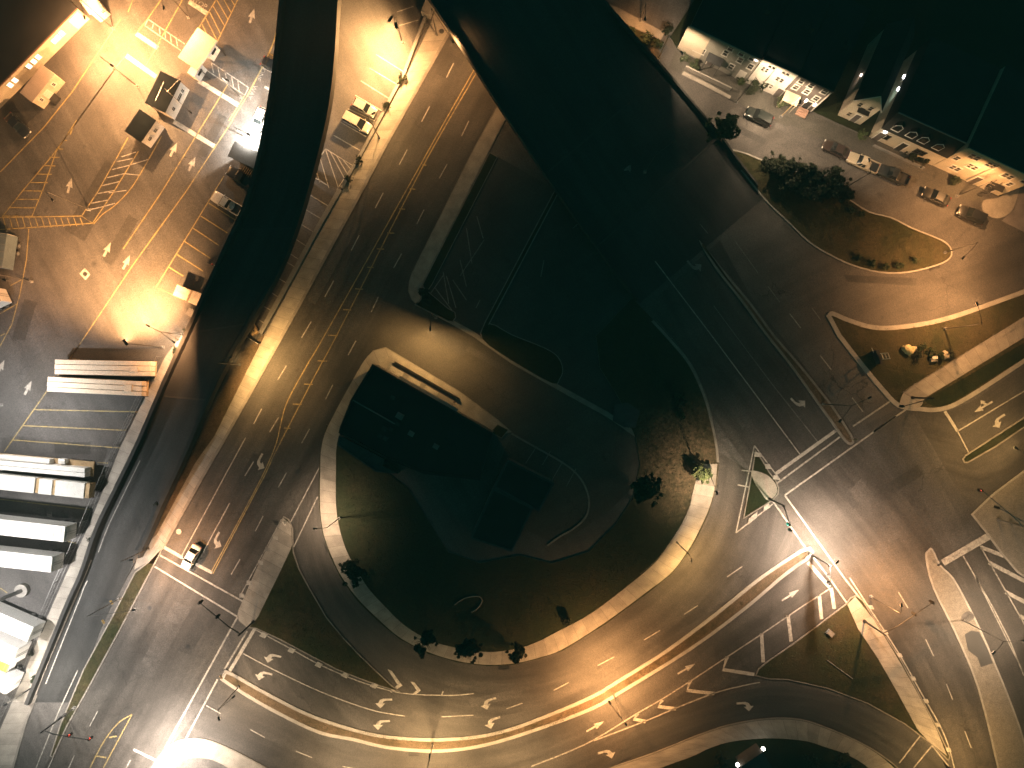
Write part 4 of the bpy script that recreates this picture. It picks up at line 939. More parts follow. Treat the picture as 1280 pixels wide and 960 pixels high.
# warehouse
wa = W(-60, 172, 0); wb = W(109, 19, 0)
A_ = W(-62, 168, 3.4); B_ = W(96, 10, 3.4); o = A_.copy(); o.z = 0; fx = B_ - A_
wh = thing('warehouse', 'long warehouse with a black roof and bright window groups in the top left corner', 'warehouse', o, math.atan2(fx.y, fx.x)); w = fx.length
wall_box(wh, w, 40, 3.4, M['wall_cream'])
g = MB(); g.box((w / 2, 20, 3.5), (w + .1, 40.2, .2)); g.build('roof', M['roof_black'], wh)
g = MB(); g.box((w / 2, -.12, 3.42), (w, .24, .14)); g.build('gutter', rough_mat('rust_gutter', (.16, .09, .06), .2, 1, .8), wh)
tt = fx.normalized()
for (x, y) in ((9, 102), (16, 97), (36, 82), (41, 75), (46, 69), (65, 48), (69, 43), (74, 38)):
    pp = W(x, y, 1.7) - o; u = pp.x * tt.x + pp.y * tt.y
    window(wh, u, 2.0, .72, 1.1, 'trim', 'lit', 0, 'window', .08, False)
g = MB(); g.box((w - 1.5, -.12, 1.6), (2.2, .1, 2.6)); g.build('roller_door', M['trim'], wh)
# bright corner hut at the top
P = [W(x, y, 3) for x, y in ((110, -12), (98, 4), (112, 16), (125, 6))]
o = P[2].copy(); o.z = 0; fx = P[3] - P[2]
hut = thing('corner_hut', 'small glowing hut at the end of the warehouse on the top edge', 'hut', o, math.atan2(fx.y, fx.x)); w = fx.length; d = (P[1] - P[2]).length
wall_box(hut, w, d, 2.8, M['wall_white']); g = MB(); g.box((w / 2, d / 2, 2.9), (w + .3, d + .3, .16)); g.build('roof', M['wall_white'], hut); door(hut, .8, .8, 2.0, 'trim'); window(hut, 1.7, 1.6, .5, .6)
# bottom kiosk with two lamps
root, c, Q, ro = flat_building('dark_pavilion', 'dark low pavilion with two bright lamps on the bottom edge', [(926, 958), (953, 940), (975, 975), (945, 1000)], 3.0, M['roof_slate'], M['wall_dark'], .1)
for (x, y) in ((922, 956), (954, 936)):
    p = W(x, y, 2.6) - c; g = MB(); g.cyl((p.x, p.y, 2.6), .28, .3, 12); g.build('wall_lamp', emit('pavilion_lamp', (1, .95, .8), 14), root)
# planter ring
pr = cr([(568, 756), (580, 748), (594, 745), (601, 747), (602, 753), (596, 761), (589, 765)], 4)
g = MB(); P = [W(p[0], p[1], .17) for p in pr]; c0 = W(585, 755); P = [Vector((p.x - c0.x, p.y - c0.y, .12)) for p in P]; g.tube(P, .1, 6)
o_ = g.build('planter_edging', M['kerb'], loc=c0 + Vector((0, 0, .13))); tag(o_, 'curved pale planter edging on the dark lawn inside the loop', 'edging')
# ================================================================== LAMPS
SOD = (1, .46, .165); GOLD = (1, .56, .19); WARM = (1, .70, .44); WHITE = (1, .87, .73); COOL = (1, .95, .90)
LK = 39.5
LID = [0]; SGN = 1; MULT = {28: 2.2, 30: 1.4, 31: 2.0, 32: 1.15, 29: 1.15, 33: 1.7, 37: .75, 1: 1.8, 44: 1.5, 24: 1.15, 25: 1.3, 3: 1.15, 23: 1.2, 17: 1.4, 20: .5, 12: 2.0, 36: .6}
def spot(root, p, col, L1, h, cone=140, aim=None, blend=.75, radius=.22, wide=0, shield=None):
    LID[0] += 1
    if LID[0] in FIT: col, L1 = FIT[LID[0]]
    L1 *= MULT.get(LID[0], 1) * (1.2 if col[1] > col[0] else 1)
    l = bpy.data.lights.new('lamp_light', 'SPOT'); l.energy = L1 * LK * h * h * LIGHT_GAIN; l.color = col
    l['lid'] = LID[0]; l['key'] = '%d %.1f' % (LID[0], h)
    l.spot_size = R(cone); l.spot_blend = blend; l.shadow_soft_size = radius
    if wide or shield:      # batwing optics of a road luminaire: more light sideways than straight down
        l.use_nodes = True; nt = l.node_tree; em = next(n for n in nt.nodes if n.type == 'EMISSION')
        tc = nt.nodes.new('ShaderNodeTexCoord'); sp = nt.nodes.new('ShaderNodeSeparateXYZ'); nt.links.new(tc.outputs['Normal'], sp.inputs[0])
        ab = _math(nt, 'ABSOLUTE', sp.outputs[2]); mx_ = _math(nt, 'MAXIMUM', ab, .36)
        st = _math(nt, 'POWER', mx_, -wide)
        if shield:      # house-side shield: little light behind the luminaire
            dt = nt.nodes.new('ShaderNodeVectorMath'); dt.operation = 'DOT_PRODUCT'; dt.inputs[1].default_value = D(*shield)
            nt.links.new(tc.outputs['Normal'], dt.inputs[0])
            st = _math(nt, 'MULTIPLY', st, _range(nt, _math(nt, 'MULTIPLY', dt.outputs['Value'], SGN), -.22, .25, .012, 1))
        nt.links.new(st, em.inputs['Strength'])
    o = bpy.data.objects.new('lamp_light', l); COL.objects.link(o); o.parent = root; o.location = p
    if aim is not None:
        o.rotation_euler = (aim - p).to_track_quat('-Z', 'Y').to_euler()
    return o
lens_mats = {}
def lens_mat(col, on):
    k = (col, on)
    if k not in lens_mats: lens_mats[k] = emit('lamp_lens', col, 8) if on else plain('unlit_lens', (.3, .3, .3), .3)
    return lens_mats[k]
def street_lamp(label, base, h, heads, col=SOD, L1=3.0, lit=True, cone=164, aim=None, group='street lamps', name='street_lamp', z0=.02, pole='lampsteel', r=.07, big=.8, zb=0.0, wide=.8, shield=None, blend=1.0):
    B = W(base[0], base[1], zb); root = thing(name, label, 'street lamp', B + Vector((0, 0, z0)), 0, group)
    g = MB(); g.cyl((0, 0, .25), .22, .5, 12); g.box((0, 0, .02), (.5, .5, .06)); g.build('base', M['barrier'], root)
    g = MB(); g.tube([(0, 0, .1), (0, 0, h * .5), (0, 0, h - .1)], [r * 1.25, r, r * .62], 10); g.build('pole', M[pole], root)
    AIM = aim
    for hi, (hx, hy) in enumerate(heads):
        aim = AIM[hi] if isinstance(AIM, list) else AIM
        p = W(hx, hy, h + zb) - B; p.z = h
        d = Vector((p.x, p.y, 0))
        if d.length > .25:
            g = MB(); g.tube([(0, 0, h - .25), tuple(d * .4 + Vector((0, 0, h + .08))), tuple(d + Vector((0, 0, h + .12)))], [.05, .04, .035], 6); g.build('arm', M[pole], root)
        a = math.atan2(d.y, d.x)
        g = MB(); g.box((p.x, p.y, h + .1), (.85 * big, .38 * big, .2), a, taper=.75); hd = bevel(g.build('lamp_head', M['darksteel'], root), .04)
        g = MB(); g.box((p.x, p.y, h - .02), (.6 * big, .28 * big, .05), a); g.build('lens', lens_mat(col, lit), hd)
        if lit:
            q = Vector((p.x, p.y, h - .22))
            spot(root, q, col, L1, h, cone, None if aim is None else (W(aim[0], aim[1], 0) - B), wide=0 if aim else wide, shield=shield, blend=blend)
    return root
# avenue
street_lamp('street lamp over the upper avenue beside the low parking wall', (474, 172), 9, [(467, 142)], GOLD, 1.5, cone=150, wide=.1)
street_lamp('street lamp on the brightly lit sidewalk opposite the corner building', (300, 456), 9, [(288, 447)], GOLD, 2.5, cone=150, wide=.2, shield=(1, .5))
street_lamp('street lamp on the orange verge beside the crosswalk stop line', (186, 686), 8.5, [(164, 700)], SOD, 2.6, shield=(1, .3))
street_lamp('street lamp on the grassy street corner of the dark fenced lot', (545, 397), 8, [(538, 411)], GOLD, 2.0, cone=160, shield=(-.3, .95))
street_lamp('crooked street lamp on the pale curved sidewalk left of the dark lawn', (425, 647), 8.2, [(394, 661)], WARM, 1.5, cone=138, wide=.1)
street_lamp('double headed street lamp on the loop median in the golden pool of light', (767, 868), 8.5, [(762, 878), (782, 905)], SOD, 2.3, cone=168)
street_lamp('double headed street lamp near the crosswalk end of the loop median', (299, 858), 8.5, [(292, 871), (274, 898)], (1, .68, .40), 1.5, cone=156)
street_lamp('double headed street lamp on the loop median at the bottom edge', (541, 930), 8.5, [(537, 945), (533, 972)], (1, .60, .27), 2.0, cone=156)
street_lamp('street lamp on the curved sidewalk beside the round leafy tree', (867, 577), 8.2, [(896, 616)], WARM, 1.7, cone=136, wide=.2)
street_lamp('unlit double headed lamp on the highway median near the crosswalk', (1028, 505), 10, [(1050, 526), (1087, 497)], lit=False)
street_lamp('unlit single lamp standing on the dark overpass', (806, 215), 8, [(842, 177)], lit=False, zb=3.3)
street_lamp('street lamp on the grassy island with the rocks', (1180, 411), 9.5, [(1221, 380)], SOD, 2.3, cone=168)
street_lamp('double headed lamp on the gravel traffic island', (1203, 775), 9.7, [(1241, 815), (1279, 800)], WARM, 1.3, z0=.14, cone=168)
street_lamp('street lamp beside the orange corner island pavement', (1088, 745), 9, [(1126, 756)], SOD, 2.0, z0=.14, cone=168)
street_lamp('bright lamp at the tip of the loop median by the junction', (1011, 691), 8.5, [(1046, 702)], (1, .77, .58), 1.9, z0=.14, cone=168)
street_lamp('lamp by the cross street kerb near the flat stones', (1284, 597), 9, [(1270, 560)], GOLD, .7, z0=.14)
street_lamp('wooden pole lamp leaning light on the dark brown house front', (976, 146), 8.4, [(1000, 128)], WARM, .9, pole='wood')
street_lamp('wooden pole lamp beside the pale end of the long grey house', (822, 76), 8.6, [(852, 66)], WARM, 1.4, pole='wood', shield=(1, -.25))
street_lamp('dark pole lamp in front of the tall tan house', (1196, 245), 8.6, [(1234, 232)], SOD, 2.6, pole='darksteel')
street_lamp('orange lamp over the narrow path beyond the overpass', (800, 26), 5, [(806, 24)], SOD, 2.0, cone=140, z0=.14)
street_lamp('sidewalk lamp leaning out of the bottom left corner beside the barrier end', (44, 857), 8.5, [(8, 880)], WHITE, 1.3, z0=.14)
street_lamp('lamp beside the rounded corner pavement on the bottom edge', (196, 966), 8, [(183, 972)], WHITE, 6.0, z0=.14)
street_lamp('short lamp at the lower end of the narrow grass verge', (94, 884), 6, [(76, 897)], WHITE, .7, z0=.14)
# freight yard
SODY = (1, .455, .18)
YG = 'freight yard lamps'
def yard(label, base, h, heads, col, L1, **k):
    k.setdefault('cone', 172); k.setdefault('wide', .25)
    street_lamp(label, base, h, heads, col, L1, group=YG, name='yard_lamp', **k)
yard('double headed yard lamp with black heads beside the ramp fence', (235, 420), 9.2, [(185, 407), (217, 427)], SODY, 1.5, pole='darksteel', shield=(-1, -.1))
yard('tall floodlight pole above the two loads of boards', (204, 434), 11, [(157, 428)], SODY, 10, cone=96, aim=(160, 340), big=1.3)
yard('yard lamp on the edge of the warehouse lane left of the white booths', (172, 108), 10.5, [(140, 82)], SODY, 4)
yard('double headed yard lamp over the upper parking bays', (503, 54), 9, [(488, 24), (495, 32)], SODY, 4, cone=140, aim=[(484, 100), (430, 80)], pole='darksteel', big=1.3)
yard('yard lamp in front of the warehouse corner hut', (142, 36), 9, [(106, 22)], SODY, 3)
yard('white floodlight beneath the ramp next to the grey roofed booth', (306, 171), 4.4, [(311, 168)], WHITE, 9.0)
yard('short white floodlight on the fence beside the ramp sidewalk', (228, 418), 5.2, [(221, 424)], WARM, 4.0, shield=(-1, .5))
yard('yard lamp above the lanes behind the pale canopy', (236, 22), 9.5, [(205, 10)], SODY, 3)
yard('added fill lamp at the bend of the long yellow hatching', (112, 262), 11, [(66, 250)], SODY, 1.0)  # added to fill the dark part of the yard with light
yard('added fill lamp beside the left yard curve near the lettered trailer side', (40, 352), 11, [(6, 350)], SODY, 1.0)  # added fill light for the left side of the yard
street_lamp('street lamp at the end of the pale kerb strip before the houses', (920, 128), 9.5, [(952, 110)], WARM, 1.5, cone=178, wide=1.6, shield=(1, .1))
street_lamp('street lamp on the sidewalk bend at the lower right of the loop lawn', (846, 678), 8.2, [(864, 700)], GOLD, 1.5, cone=160, shield=(.75, .66))
street_lamp('street lamp close to the overpass on the upper avenue sidewalk', (546, 44), 8.5, [(566, 52)], SOD, 2)
yard('white yard lamp by the barrier arms right of the larger booth', (301, 122), 8, [(284, 100)], WHITE, 1.5)
street_lamp('added off-frame lamp below the bottom right corner of the gravel traffic island', (1262, 985), 9, [(1228, 972)], GOLD, 1.5, cone=168)  # unseen lamp, added to brighten the gravel island and pavement
street_lamp('street lamp at the tip of the bushy island', (1180, 316), 8.5, [(1204, 322)], SOD, 1.5, cone=168)
street_lamp('added lamp on the grass verge just below the crosswalk', (150, 748), 9, [(168, 762)], (1, .76, .58), 1.5, cone=150, z0=.14)  # added to strengthen the pale light over the lower avenue
yard('short white lamp fixed by the front of the larger booth', (226, 128), 5.5, [(238, 140)], WHITE, 2.0)
for r__, v__ in ALLEY: spot(r__, v__, (1, .78, .66) if r__ is ALLEY[0][0] else (.6, 1, .9), .22, 3, 150)
yard('added white fill lamp at the left edge beside the straight arrow', (2, 506), 13, [(-20, 508)], COOL, 1.2)  # added to brighten the ground between the trailers
street_lamp('added off-frame lamp on the far kerb below the left part of the loop', (425, 1010), 9, [(414, 992)], (1, .66, .36), 1.5)  # unseen lamp, added to brighten the lower left of the loop
street_lamp('added off-frame lamp on the far kerb below the middle of the loop', (655, 1003), 9, [(650, 985)], (1, .60, .27), 1.5)  # unseen lamp, added to brighten the bottom of the loop
street_lamp('added lamp behind the hedge bushes lighting the house fronts', (1054, 236), 9, [(1086, 200)], WARM, 1.2, cone=178, wide=1.5, shield=(.35, -1))  # added to throw warm light onto the house fronts
# high mast
B = W(30, 737); hm = thing('high_mast', 'tall floodlight mast on a planted concrete base among the white trailers', 'light mast', B)
g = MB(); g.tube([(0, 0, .4), (0, 0, 12), (0, 0, 24)], [.34, .25, .16], 12); g.build('pole', M['steel'], hm)
g = MB(); g.cyl((0, 0, .35), 1.1, .9, 20); g.build('base', M['concrete'], hm)
g = MB(); g.cyl((0, 0, 24.0), 1.1, .16, 20); g.build('ring', M['darksteel'], hm)
for i in range(6):
    a = i * math.pi / 3; g = MB(); g.box((1.1 * math.cos(a), 1.1 * math.sin(a), 23.8), (.6, .5, .35), a); h_ = g.build('floodlight', M['darksteel'], hm)
    g = MB(); g.box((1.1 * math.cos(a), 1.1 * math.sin(a), 23.6), (.5, .4, .05), a); g.build('lens', lens_mat(COOL, True), h_)
spot(hm, Vector((0, 0, 23.3)), COOL, 1.75, 23.3, 146, None, 1.0, .7, .6)

# ================================================================== TRAFFIC SIGNALS
red_l = emit('red_signal', (1, .10, .05), 5); grn_l = emit('green_signal', (.1, 1, .62), 3); off_l = plain('dark_lens', (.03, .02, .02), .3)
def signal_head(root, p, face, lit):
    a = math.atan2(face.y, face.x)
    g = MB(); g.box(p, (.22, .36, 1.05), a); bk = g.build('signal_head', M['black'], root)
    for i, m in enumerate((red_l if lit == 'r' else off_l, off_l, grn_l if lit == 'g' else off_l)):
        q = p + Vector((math.cos(a) * .15, math.sin(a) * .15, .33 - .33 * i))
        g = MB(); f = Vector((math.cos(a), math.sin(a), 0)); g.tube([q - f * .05, q + f * .06, q + f * .1], [.14, .13, .06], 10); g.build('lens', m, bk)
        v = MB(); n = len(v.v)
        for k in range(9):
            th = math.pi * k / 8; s = Vector((-f.y, f.x, 0))
            e = s * math.cos(th) * .17 + Vector((0, 0, math.sin(th) * .17)); v.v += [q + e, q + e + f * .2]
        for k in range(8): v.face((2 * k, 2 * k + 1, 2 * k + 3, 2 * k + 2))
        v.build('visor', M['black'], bk)
def signal_mast(label, base, end, h, face, fracs, lit='r', z0=.14, glow=None, arm=True, pole='darksteel'):
    B = W(*base); root = thing('traffic_signal', label, 'traffic signal', B + Vector((0, 0, z0)), 0, 'traffic signals')
    E = W(end[0], end[1], h) - B; E.z = h
    g = MB(); g.cyl((0, 0, .1), .3, .2, 12); g.tube([(0, 0, .1), (0, 0, h + .3)], [.16, .12], 10); g.build('pole', M[pole], root)
    g = MB(); g.tube([(0, 0, h - .5), tuple(E * .25 + Vector((0, 0, h * .75 + .05))), tuple(E)], [.1, .085, .05], 8); g.build('mast_arm', M[pole], root)
    f = D(*face)
    for t in fracs:
        p = Vector((E.x * t, E.y * t, h - .45)); signal_head(root, p, f, lit)
    if glow:
        col, L1, ap = glow
        spot(root, Vector((E.x, E.y, h - .5)) + f * .6, col, L1, h, 120, W(ap[0], ap[1], 0) - B, .9)
    return root
signal_mast('curved mast arm signal on the paved splitter tip reaching over the avenue', (317, 777), (249, 752), 6.0, (-.5, .87), (.55, .98), '')
signal_mast('mast arm signal reaching across the golden south east road', (1080, 776), (1167, 752), 6.2, (.5, .8), (.62, .98), '')
signal_mast('thick mast arm signal on the triangular island with the teardrop pavement', (962, 624), (989, 664), 6.0, (-.6, -.8), (.75, .98), 'g', glow=((.12, 1, .6), .55, (955, 505)))
signal_mast('dark mast arm signal over the white stop bar at the median tip', (1015, 694), (1038, 730), 6.3, (-.8, .5), (.6, .97), '')
signal_mast('mast arm signal with a glowing red lamp at the gravel corner', (1247, 649), (1226, 612), 6.0, (-.8, .55), (.98,), 'r', pole='steel')
signal_mast('second shorter mast arm signal behind the gravel corner kerb', (1262, 652), (1247, 634), 5.6, (-.8, .55), (.98,), '', pole='steel')
signal_mast('mast arm signal with two red lamps near the grass verge end at lower left', (82, 893), (112, 925), 5.8, (.55, -.83), (.55, .98), 'r', z0=.03)
signal_mast('thin mast arm signal from the path corner toward the highway crosswalk', (1140, 497), (1128, 508), 5.5, (-.8, .5), (.98,), '')

# ================================================================== VEHICLES
head_l = plain('headlight_glass', (.7, .7, .66), .15); tail_l = plain('taillight_red', (.35, .02, .015), .3)
def loft_body(secs, L, Wd):
    b = MB(); rings = []
    for xf, wf, zb, zt in secs:
        x = xf * L; w = wf * Wd / 2; n = len(b.v)
        for y, z in ((-.9 * w, zb), (-w, zb + .12), (-w, zt - .2), (-.93 * w, zt - .06), (-.8 * w, zt), (.8 * w, zt), (.93 * w, zt - .06), (w, zt - .2), (w, zb + .12), (.9 * w, zb)):
            b.v.append(Vector((x, y, z)))
        rings.append(n)
    for i in range(len(rings) - 1):
        for k in range(10):
            k2 = (k + 1) % 10; b.face((rings[i] + k, rings[i + 1] + k, rings[i + 1] + k2, rings[i] + k2))
    b.face([rings[0] + k for k in range(10)]); b.face([rings[-1] + k for k in range(10)][::-1])
    return b
paints = {}
def paint(col, met=.2):
    if col not in paints: paints[col] = plain('car_paint', col, .32, met, .5, .5)
    return paints[col]
def wheel(root, x, y, r=.33, w=.22):
    g = MB(); g.cyl((x, y, r), r, w, 18, axis='y'); wh_ = g.build('wheel', M['black'], root)
    g = MB(); g.cyl((x, y + math.copysign(.02, y), r), r * .6, w + .01, 12, axis='y'); g.build('rim', M['steel'], wh_)
def car(label, px, py, dx, dy, kind, col, group=None, z=.03, name=None, cat=None):
    L, Wd, Hh = {'sedan': (4.75, 1.84, 1.45), 'hatch': (4.3, 1.8, 1.5), 'suv': (4.8, 1.92, 1.72), 'van': (5.0, 1.96, 1.78), 'pickup': (5.5, 1.95, 1.82)}[kind]
    nm = {'sedan': 'sedan', 'hatch': 'hatchback', 'suv': 'suv', 'van': 'minivan', 'pickup': 'pickup_truck'}[kind]
    loc = W(px, py, .9); loc.z = z
    root = thing(name or nm, label, cat or ('pickup truck' if kind == 'pickup' else 'car'), loc, ang(dx, dy), group)
    hb = .98 if kind != 'pickup' else 1.08
    if kind == 'pickup':
        secs = [(-.5, .86, .42, .72), (-.49, .93, .35, .78), (-.12, .98, .28, .78), (-.1, .99, .26, 1.12), (.12, 1, .26, 1.1), (.2, 1, .26, 1.1), (.4, .98, .3, 1.04), (.47, .93, .34, .95), (.5, .8, .42, .78)]
    else:
        tz = {'sedan': .98, 'hatch': .95, 'suv': 1.02, 'van': 1.0}[kind]
        secs = [(-.5, .72, .45, .72), (-.485, .88, .34, tz - .1), (-.44, .95, .28, tz - .02), (-.3, .99, .24, tz), (0, 1, .22, tz), (.2, .99, .24, tz - .02), (.34, .97, .26, tz - .1), (.44, .92, .3, tz - .2), (.485, .82, .36, tz - .3), (.5, .62, .44, tz - .38)]
        hb = tz
    body = loft_body(secs, L, Wd).build('body', paint(col), root, True)
    md = body.modifiers.new('smooth', 'SUBSURF'); md.levels = 1; md.render_levels = 1
    if kind == 'pickup':
        g = MB(); w2 = Wd / 2 * .96
        for s in (-1, 1): g.box((-.3 * L, s * (w2 - .05), .92), (.4 * L, .12, .42))
        g.box((-.495 * L, 0, .92), (.08, 2 * w2 - .1, .42)); g.build('cargo_bed', paint(col), root)
        g = MB(); g.box((-.3 * L, 0, .74), (.38 * L, 2 * w2 - .22, .12)); g.build('bed_floor', M['darksteel'], root)
        x0, x1, t0, t1 = -.1, .2, -.07, .09
    else:
        x0, x1, t0, t1 = {'sedan': (-.36, .2, -.22, .05), 'hatch': (-.46, .2, -.36, .05), 'suv': (-.47, .2, -.42, .06), 'van': (-.475, .26, -.44, .08)}[kind]
    wb, wt = Wd * .45, Wd * .36
    g = MB(); n = 0
    g.v += [Vector(p) for p in ((x0 * L, -wb, hb - .06), (x1 * L, -wb, hb - .06), (x1 * L, wb, hb - .06), (x0 * L, wb, hb - .06), (t0 * L, -wt, Hh - .05), (t1 * L, -wt, Hh - .05), (t1 * L, wt, Hh - .05), (t0 * L, wt, Hh - .05))]
    for f in ((0, 1, 5, 4), (1, 2, 6, 5), (2, 3, 7, 6), (3, 0, 4, 7), (4, 5, 6, 7)): g.face(f)
    g.build('windows', M['glass'], root)
    g = MB(); rx = (t0 + t1) / 2 * L; rl = (t1 - t0) * L + .1
    g.box((rx, 0, Hh - .02), (rl, wt * 2 + .08, .07)); ro_ = bevel(g.build('roof', paint(col), root), .035, 3)
    g = MB()
    for s in (-1, 1):
        g.tube([(x1 * L, s * wb, hb - .03), (t1 * L, s * wt, Hh - .04)], .05, 5); g.tube([(x0 * L, s * wb, hb - .03), (t0 * L, s * wt, Hh - .04)], .07, 5)
        mid = (x0 + x1) / 2 * L; g.tube([(mid, s * wb, hb - .03), ((t0 + t1) / 2 * L, s * wt, Hh - .04)], .045, 5)
    g.build('pillars', paint(col), root)
    for s in (-1, 1):
        g = MB(); g.box((x1 * L - .25, s * (Wd / 2 + .08), hb + .02), (.14, .2, .14)); bevel(g.build('mirror', paint(col), root), .03)
        g = MB(); g.box((.475 * L, s * Wd * .34, hb - .36 if kind != 'pickup' else .8), (.16, .36, .14)); bevel(g.build('headlight', head_l, root), .03)
        g = MB(); g.box((-.488 * L, s * Wd * .37, hb - .2), (.1, .26, .2)); bevel(g.build('taillight', tail_l, root), .03)
        for x in (-.3, .31): wheel(root, x * L, s * (Wd / 2 - .12))
    return root
car('white sedan stopped on the crosswalk lines of the avenue', 238, 697, -.5, .87, 'sedan', (.72, .70, .66))
car('dark sedan half hidden under the edge of the curving ramp', 343, 83, .87, .46, 'sedan', (.02, .022, .024), 'cars in the yard bays')
car('pale hatchback in the white glare beside the ramp', 324, 149, -.4, .9, 'hatch', (.42, .42, .41), 'cars in the yard bays')
car('silver hatchback parked nearer the bright lamp between ramp and avenue', 455, 134, .87, .47, 'hatch', (.34, .34, .33), 'cars in the yard bays')
car('pale silver minivan parked below the silver hatchback', 446.5, 153, .87, .47, 'van', (.50, .47, .43), 'cars in the yard bays')
car('white pickup truck with an open bed in the yard bays', 283, 254, -.86, -.52, 'pickup', (.66, .62, .56), 'cars in the yard bays')
car('large black pickup truck parked nose out above the white pickup', 302, 222, -.86, -.52, 'pickup', (.014, .014, .015), 'cars in the yard bays')
car('dark sedan in the shadows at the left edge below the site office', 21, 156, .72, .7, 'sedan', (.02, .022, .026))
car('dark green suv driving in front of the white and brown row houses', 949, 145, -.9, -.42, 'suv', (.008, .013, .012))
car('brown sedan leading the row of parked cars below the gabled house', 1046, 186, -.91, -.41, 'sedan', (.05, .036, .03), 'cars parked along the upper street')
car('pickup truck with a cream bonnet parked below the mansard house', 1079, 203, -.91, -.41, 'pickup', (.50, .42, .30), 'cars parked along the upper street')
car('dull grey pickup truck with its bed toward the tan house', 1117, 218, -.91, -.41, 'pickup', (.05, .05, .047), 'cars parked along the upper street')
car('dark sedan with pale rear window parked by the tall tan house', 1171, 245, -.91, -.41, 'sedan', (.03, .03, .028), 'cars parked along the upper street')
car('black suv last in the row by the rounded pavement', 1215, 268, -.91, -.41, 'suv', (.016, .017, .018), 'cars parked along the upper street')

# ---- trailers and loads
tr_white = rough_mat('trailer_white', (.70, .69, .67), .05, 2.5, .55, finevar=.05)
tr_blue = rough_mat('trailer_blue_grey', (.10, .13, .15), .15, 1.2, .6)
board = rough_mat('board_load', (.70, .60, .48), .1, 2.0, .7)
sheet = rough_mat('wrapped_sheet', (.70, .69, .66), .06, 1.5, .6)
def running_gear(root, L, wd=2.5):
    for s in (-1, 1):
        for x in (-L / 2 + 1.4, -L / 2 + 2.7): wheel(root, x, s * (wd / 2 - .3), .5, .5)
    for s in (-1, 1):
        g = MB(); g.box((L / 2 - 3, s * .8, .55), (.16, .16, 1.1)); g.box((L / 2 - 3, s * .8, .03), (.4, .35, .06)); g.build('landing_leg', M['darksteel'], root)
def box_trailer(label, cx, cy, dx, dy, L=16, wd=2.6, top=4.05, body=None, roof=None, group='white box trailers in the yard', rearlet=False):
    loc = W(cx, cy, top); loc.z = .01
    root = thing('box_trailer', label, 'trailer', loc, ang(dx, dy) + math.pi, group)   # rear towards (dx,dy)
    body = body or tr_white
    g = MB(); g.box((0, 0, (top + 1.1) / 2), (L, wd, top - 1.1)); bevel(g.build('body', body, root), .06)
    g = MB()
    for i in range(int(L / 1.2)): g.box((-L / 2 + .6 + i * 1.2, 0, top + .012), (.07, wd - .2, .02))
    g.box((-L / 2 + .06, 0, top + .012), (.1, wd - .1, .03)); g.box((L / 2 - .06, 0, top + .012), (.1, wd - .1, .03)); g.build('roof_ribs', M['wall_grey'] if not roof else roof, root)
    for s in (-1, 1):
        g = MB(); g.box((-L / 2 - .02, s * wd * .245, (top + 1.1) / 2), (.05, wd * .46, top - 1.4)); d_ = g.build('rear_door', roof or tr_white, root)
        g = MB(); g.tube([(-L / 2 - .07, s * .2, 1.3), (-L / 2 - .07, s * .2, top - .2)], .03, 6); g.build('lock_bar', M['steel'], d_)
    g = MB(); g.box((-L / 2 + .2, 0, .55), (.12, wd - .3, .12)); g.box((-L / 2 + .2, .8, .85), (.1, .1, .55)); g.box((-L / 2 + .2, -.8, .85), (.1, .1, .55)); g.build('bumper', M['darksteel'], root)
    running_gear(root, L, wd); return root
def flatbed(label, cx, cy, dx, dy, L=16, wd=2.6, group='loaded flatbed trailers'):
    loc = W(cx, cy, 1.4); loc.z = .01
    root = thing('flatbed_trailer', label, 'trailer', loc, ang(dx, dy) + math.pi, group)
    g = MB(); g.box((0, 0, 1.25), (L, wd, .22)); bevel(g.build('deck', M['wood'], root), .03)
    g = MB()
    for s in (-1, 1): g.box((0, s * wd / 2, 1.22), (L, .08, .3)); g.box((0, s * .5, .95), (L - .6, .16, .4))
    g.build('frame', M['darksteel'], root)
    running_gear(root, L, wd); return root
def load(label, root, parts, mat, name='load', cat='load', group=None, strapm=None, straps=()):
    o = thing(name, label, cat, root.location + Vector((0, 0, 1.365)), root.rotation_euler.z, group)
    for (x, y, lx, ly, h) in parts:
        g = MB(); g.box((x, y, h / 2), (lx, ly, h)); bevel(g.build('bundle', mat, o), .03)
    for (x, lx, ly, h) in straps:
        g = MB(); g.box((x, 0, h / 2), (lx, ly, h)); g.build('timber_spacer', M['wood'], o)
    return o
t = flatbed('flatbed trailer carrying long boards nearest the floodlit yard', 135, 460, 1, .02)
load('long pale boards strapped on the upper flatbed below the hot pool of light', t, [(0, -.85, 15.8, .72, 1.5), (0, 0, 15.8, .8, 1.55), (0, .84, 15.8, .7, 1.5), (-5.2, .1, 1.4, 1.0, 1.72)], board, 'board_load', 'load', 'loads of long boards')
t = flatbed('flatbed trailer carrying long boards just below the uppermost one', 125, 483, 1, .05)
load('long pale boards on the second flatbed beside the empty yellow bays', t, [(0, -.85, 15.6, .72, 1.5), (0, 0, 15.6, .8, 1.55), (0, .84, 15.6, .7, 1.5), (-5.6, 0, 1.2, 1.2, 1.7)], board, 'board_load', 'load', 'loads of long boards')
t = flatbed('flatbed trailer with long white beams above the wrapped cargo', 57, 581, 1, .09)
load('long white beams in three strips on the third flatbed', t, [(.1, .85, 15.4, .7, 1.6), (.1, .05, 15.4, .75, 1.7), (2.9, -.8, 8.6, .75, 1.3), (-3.2, -.95, 1.1, .8, 1.0)], sheet, 'beam_load', 'load', 'white wrapped cargo')
t = flatbed('flatbed trailer with wrapped white blocks and timber spacers', 58, 606, 1, .105)
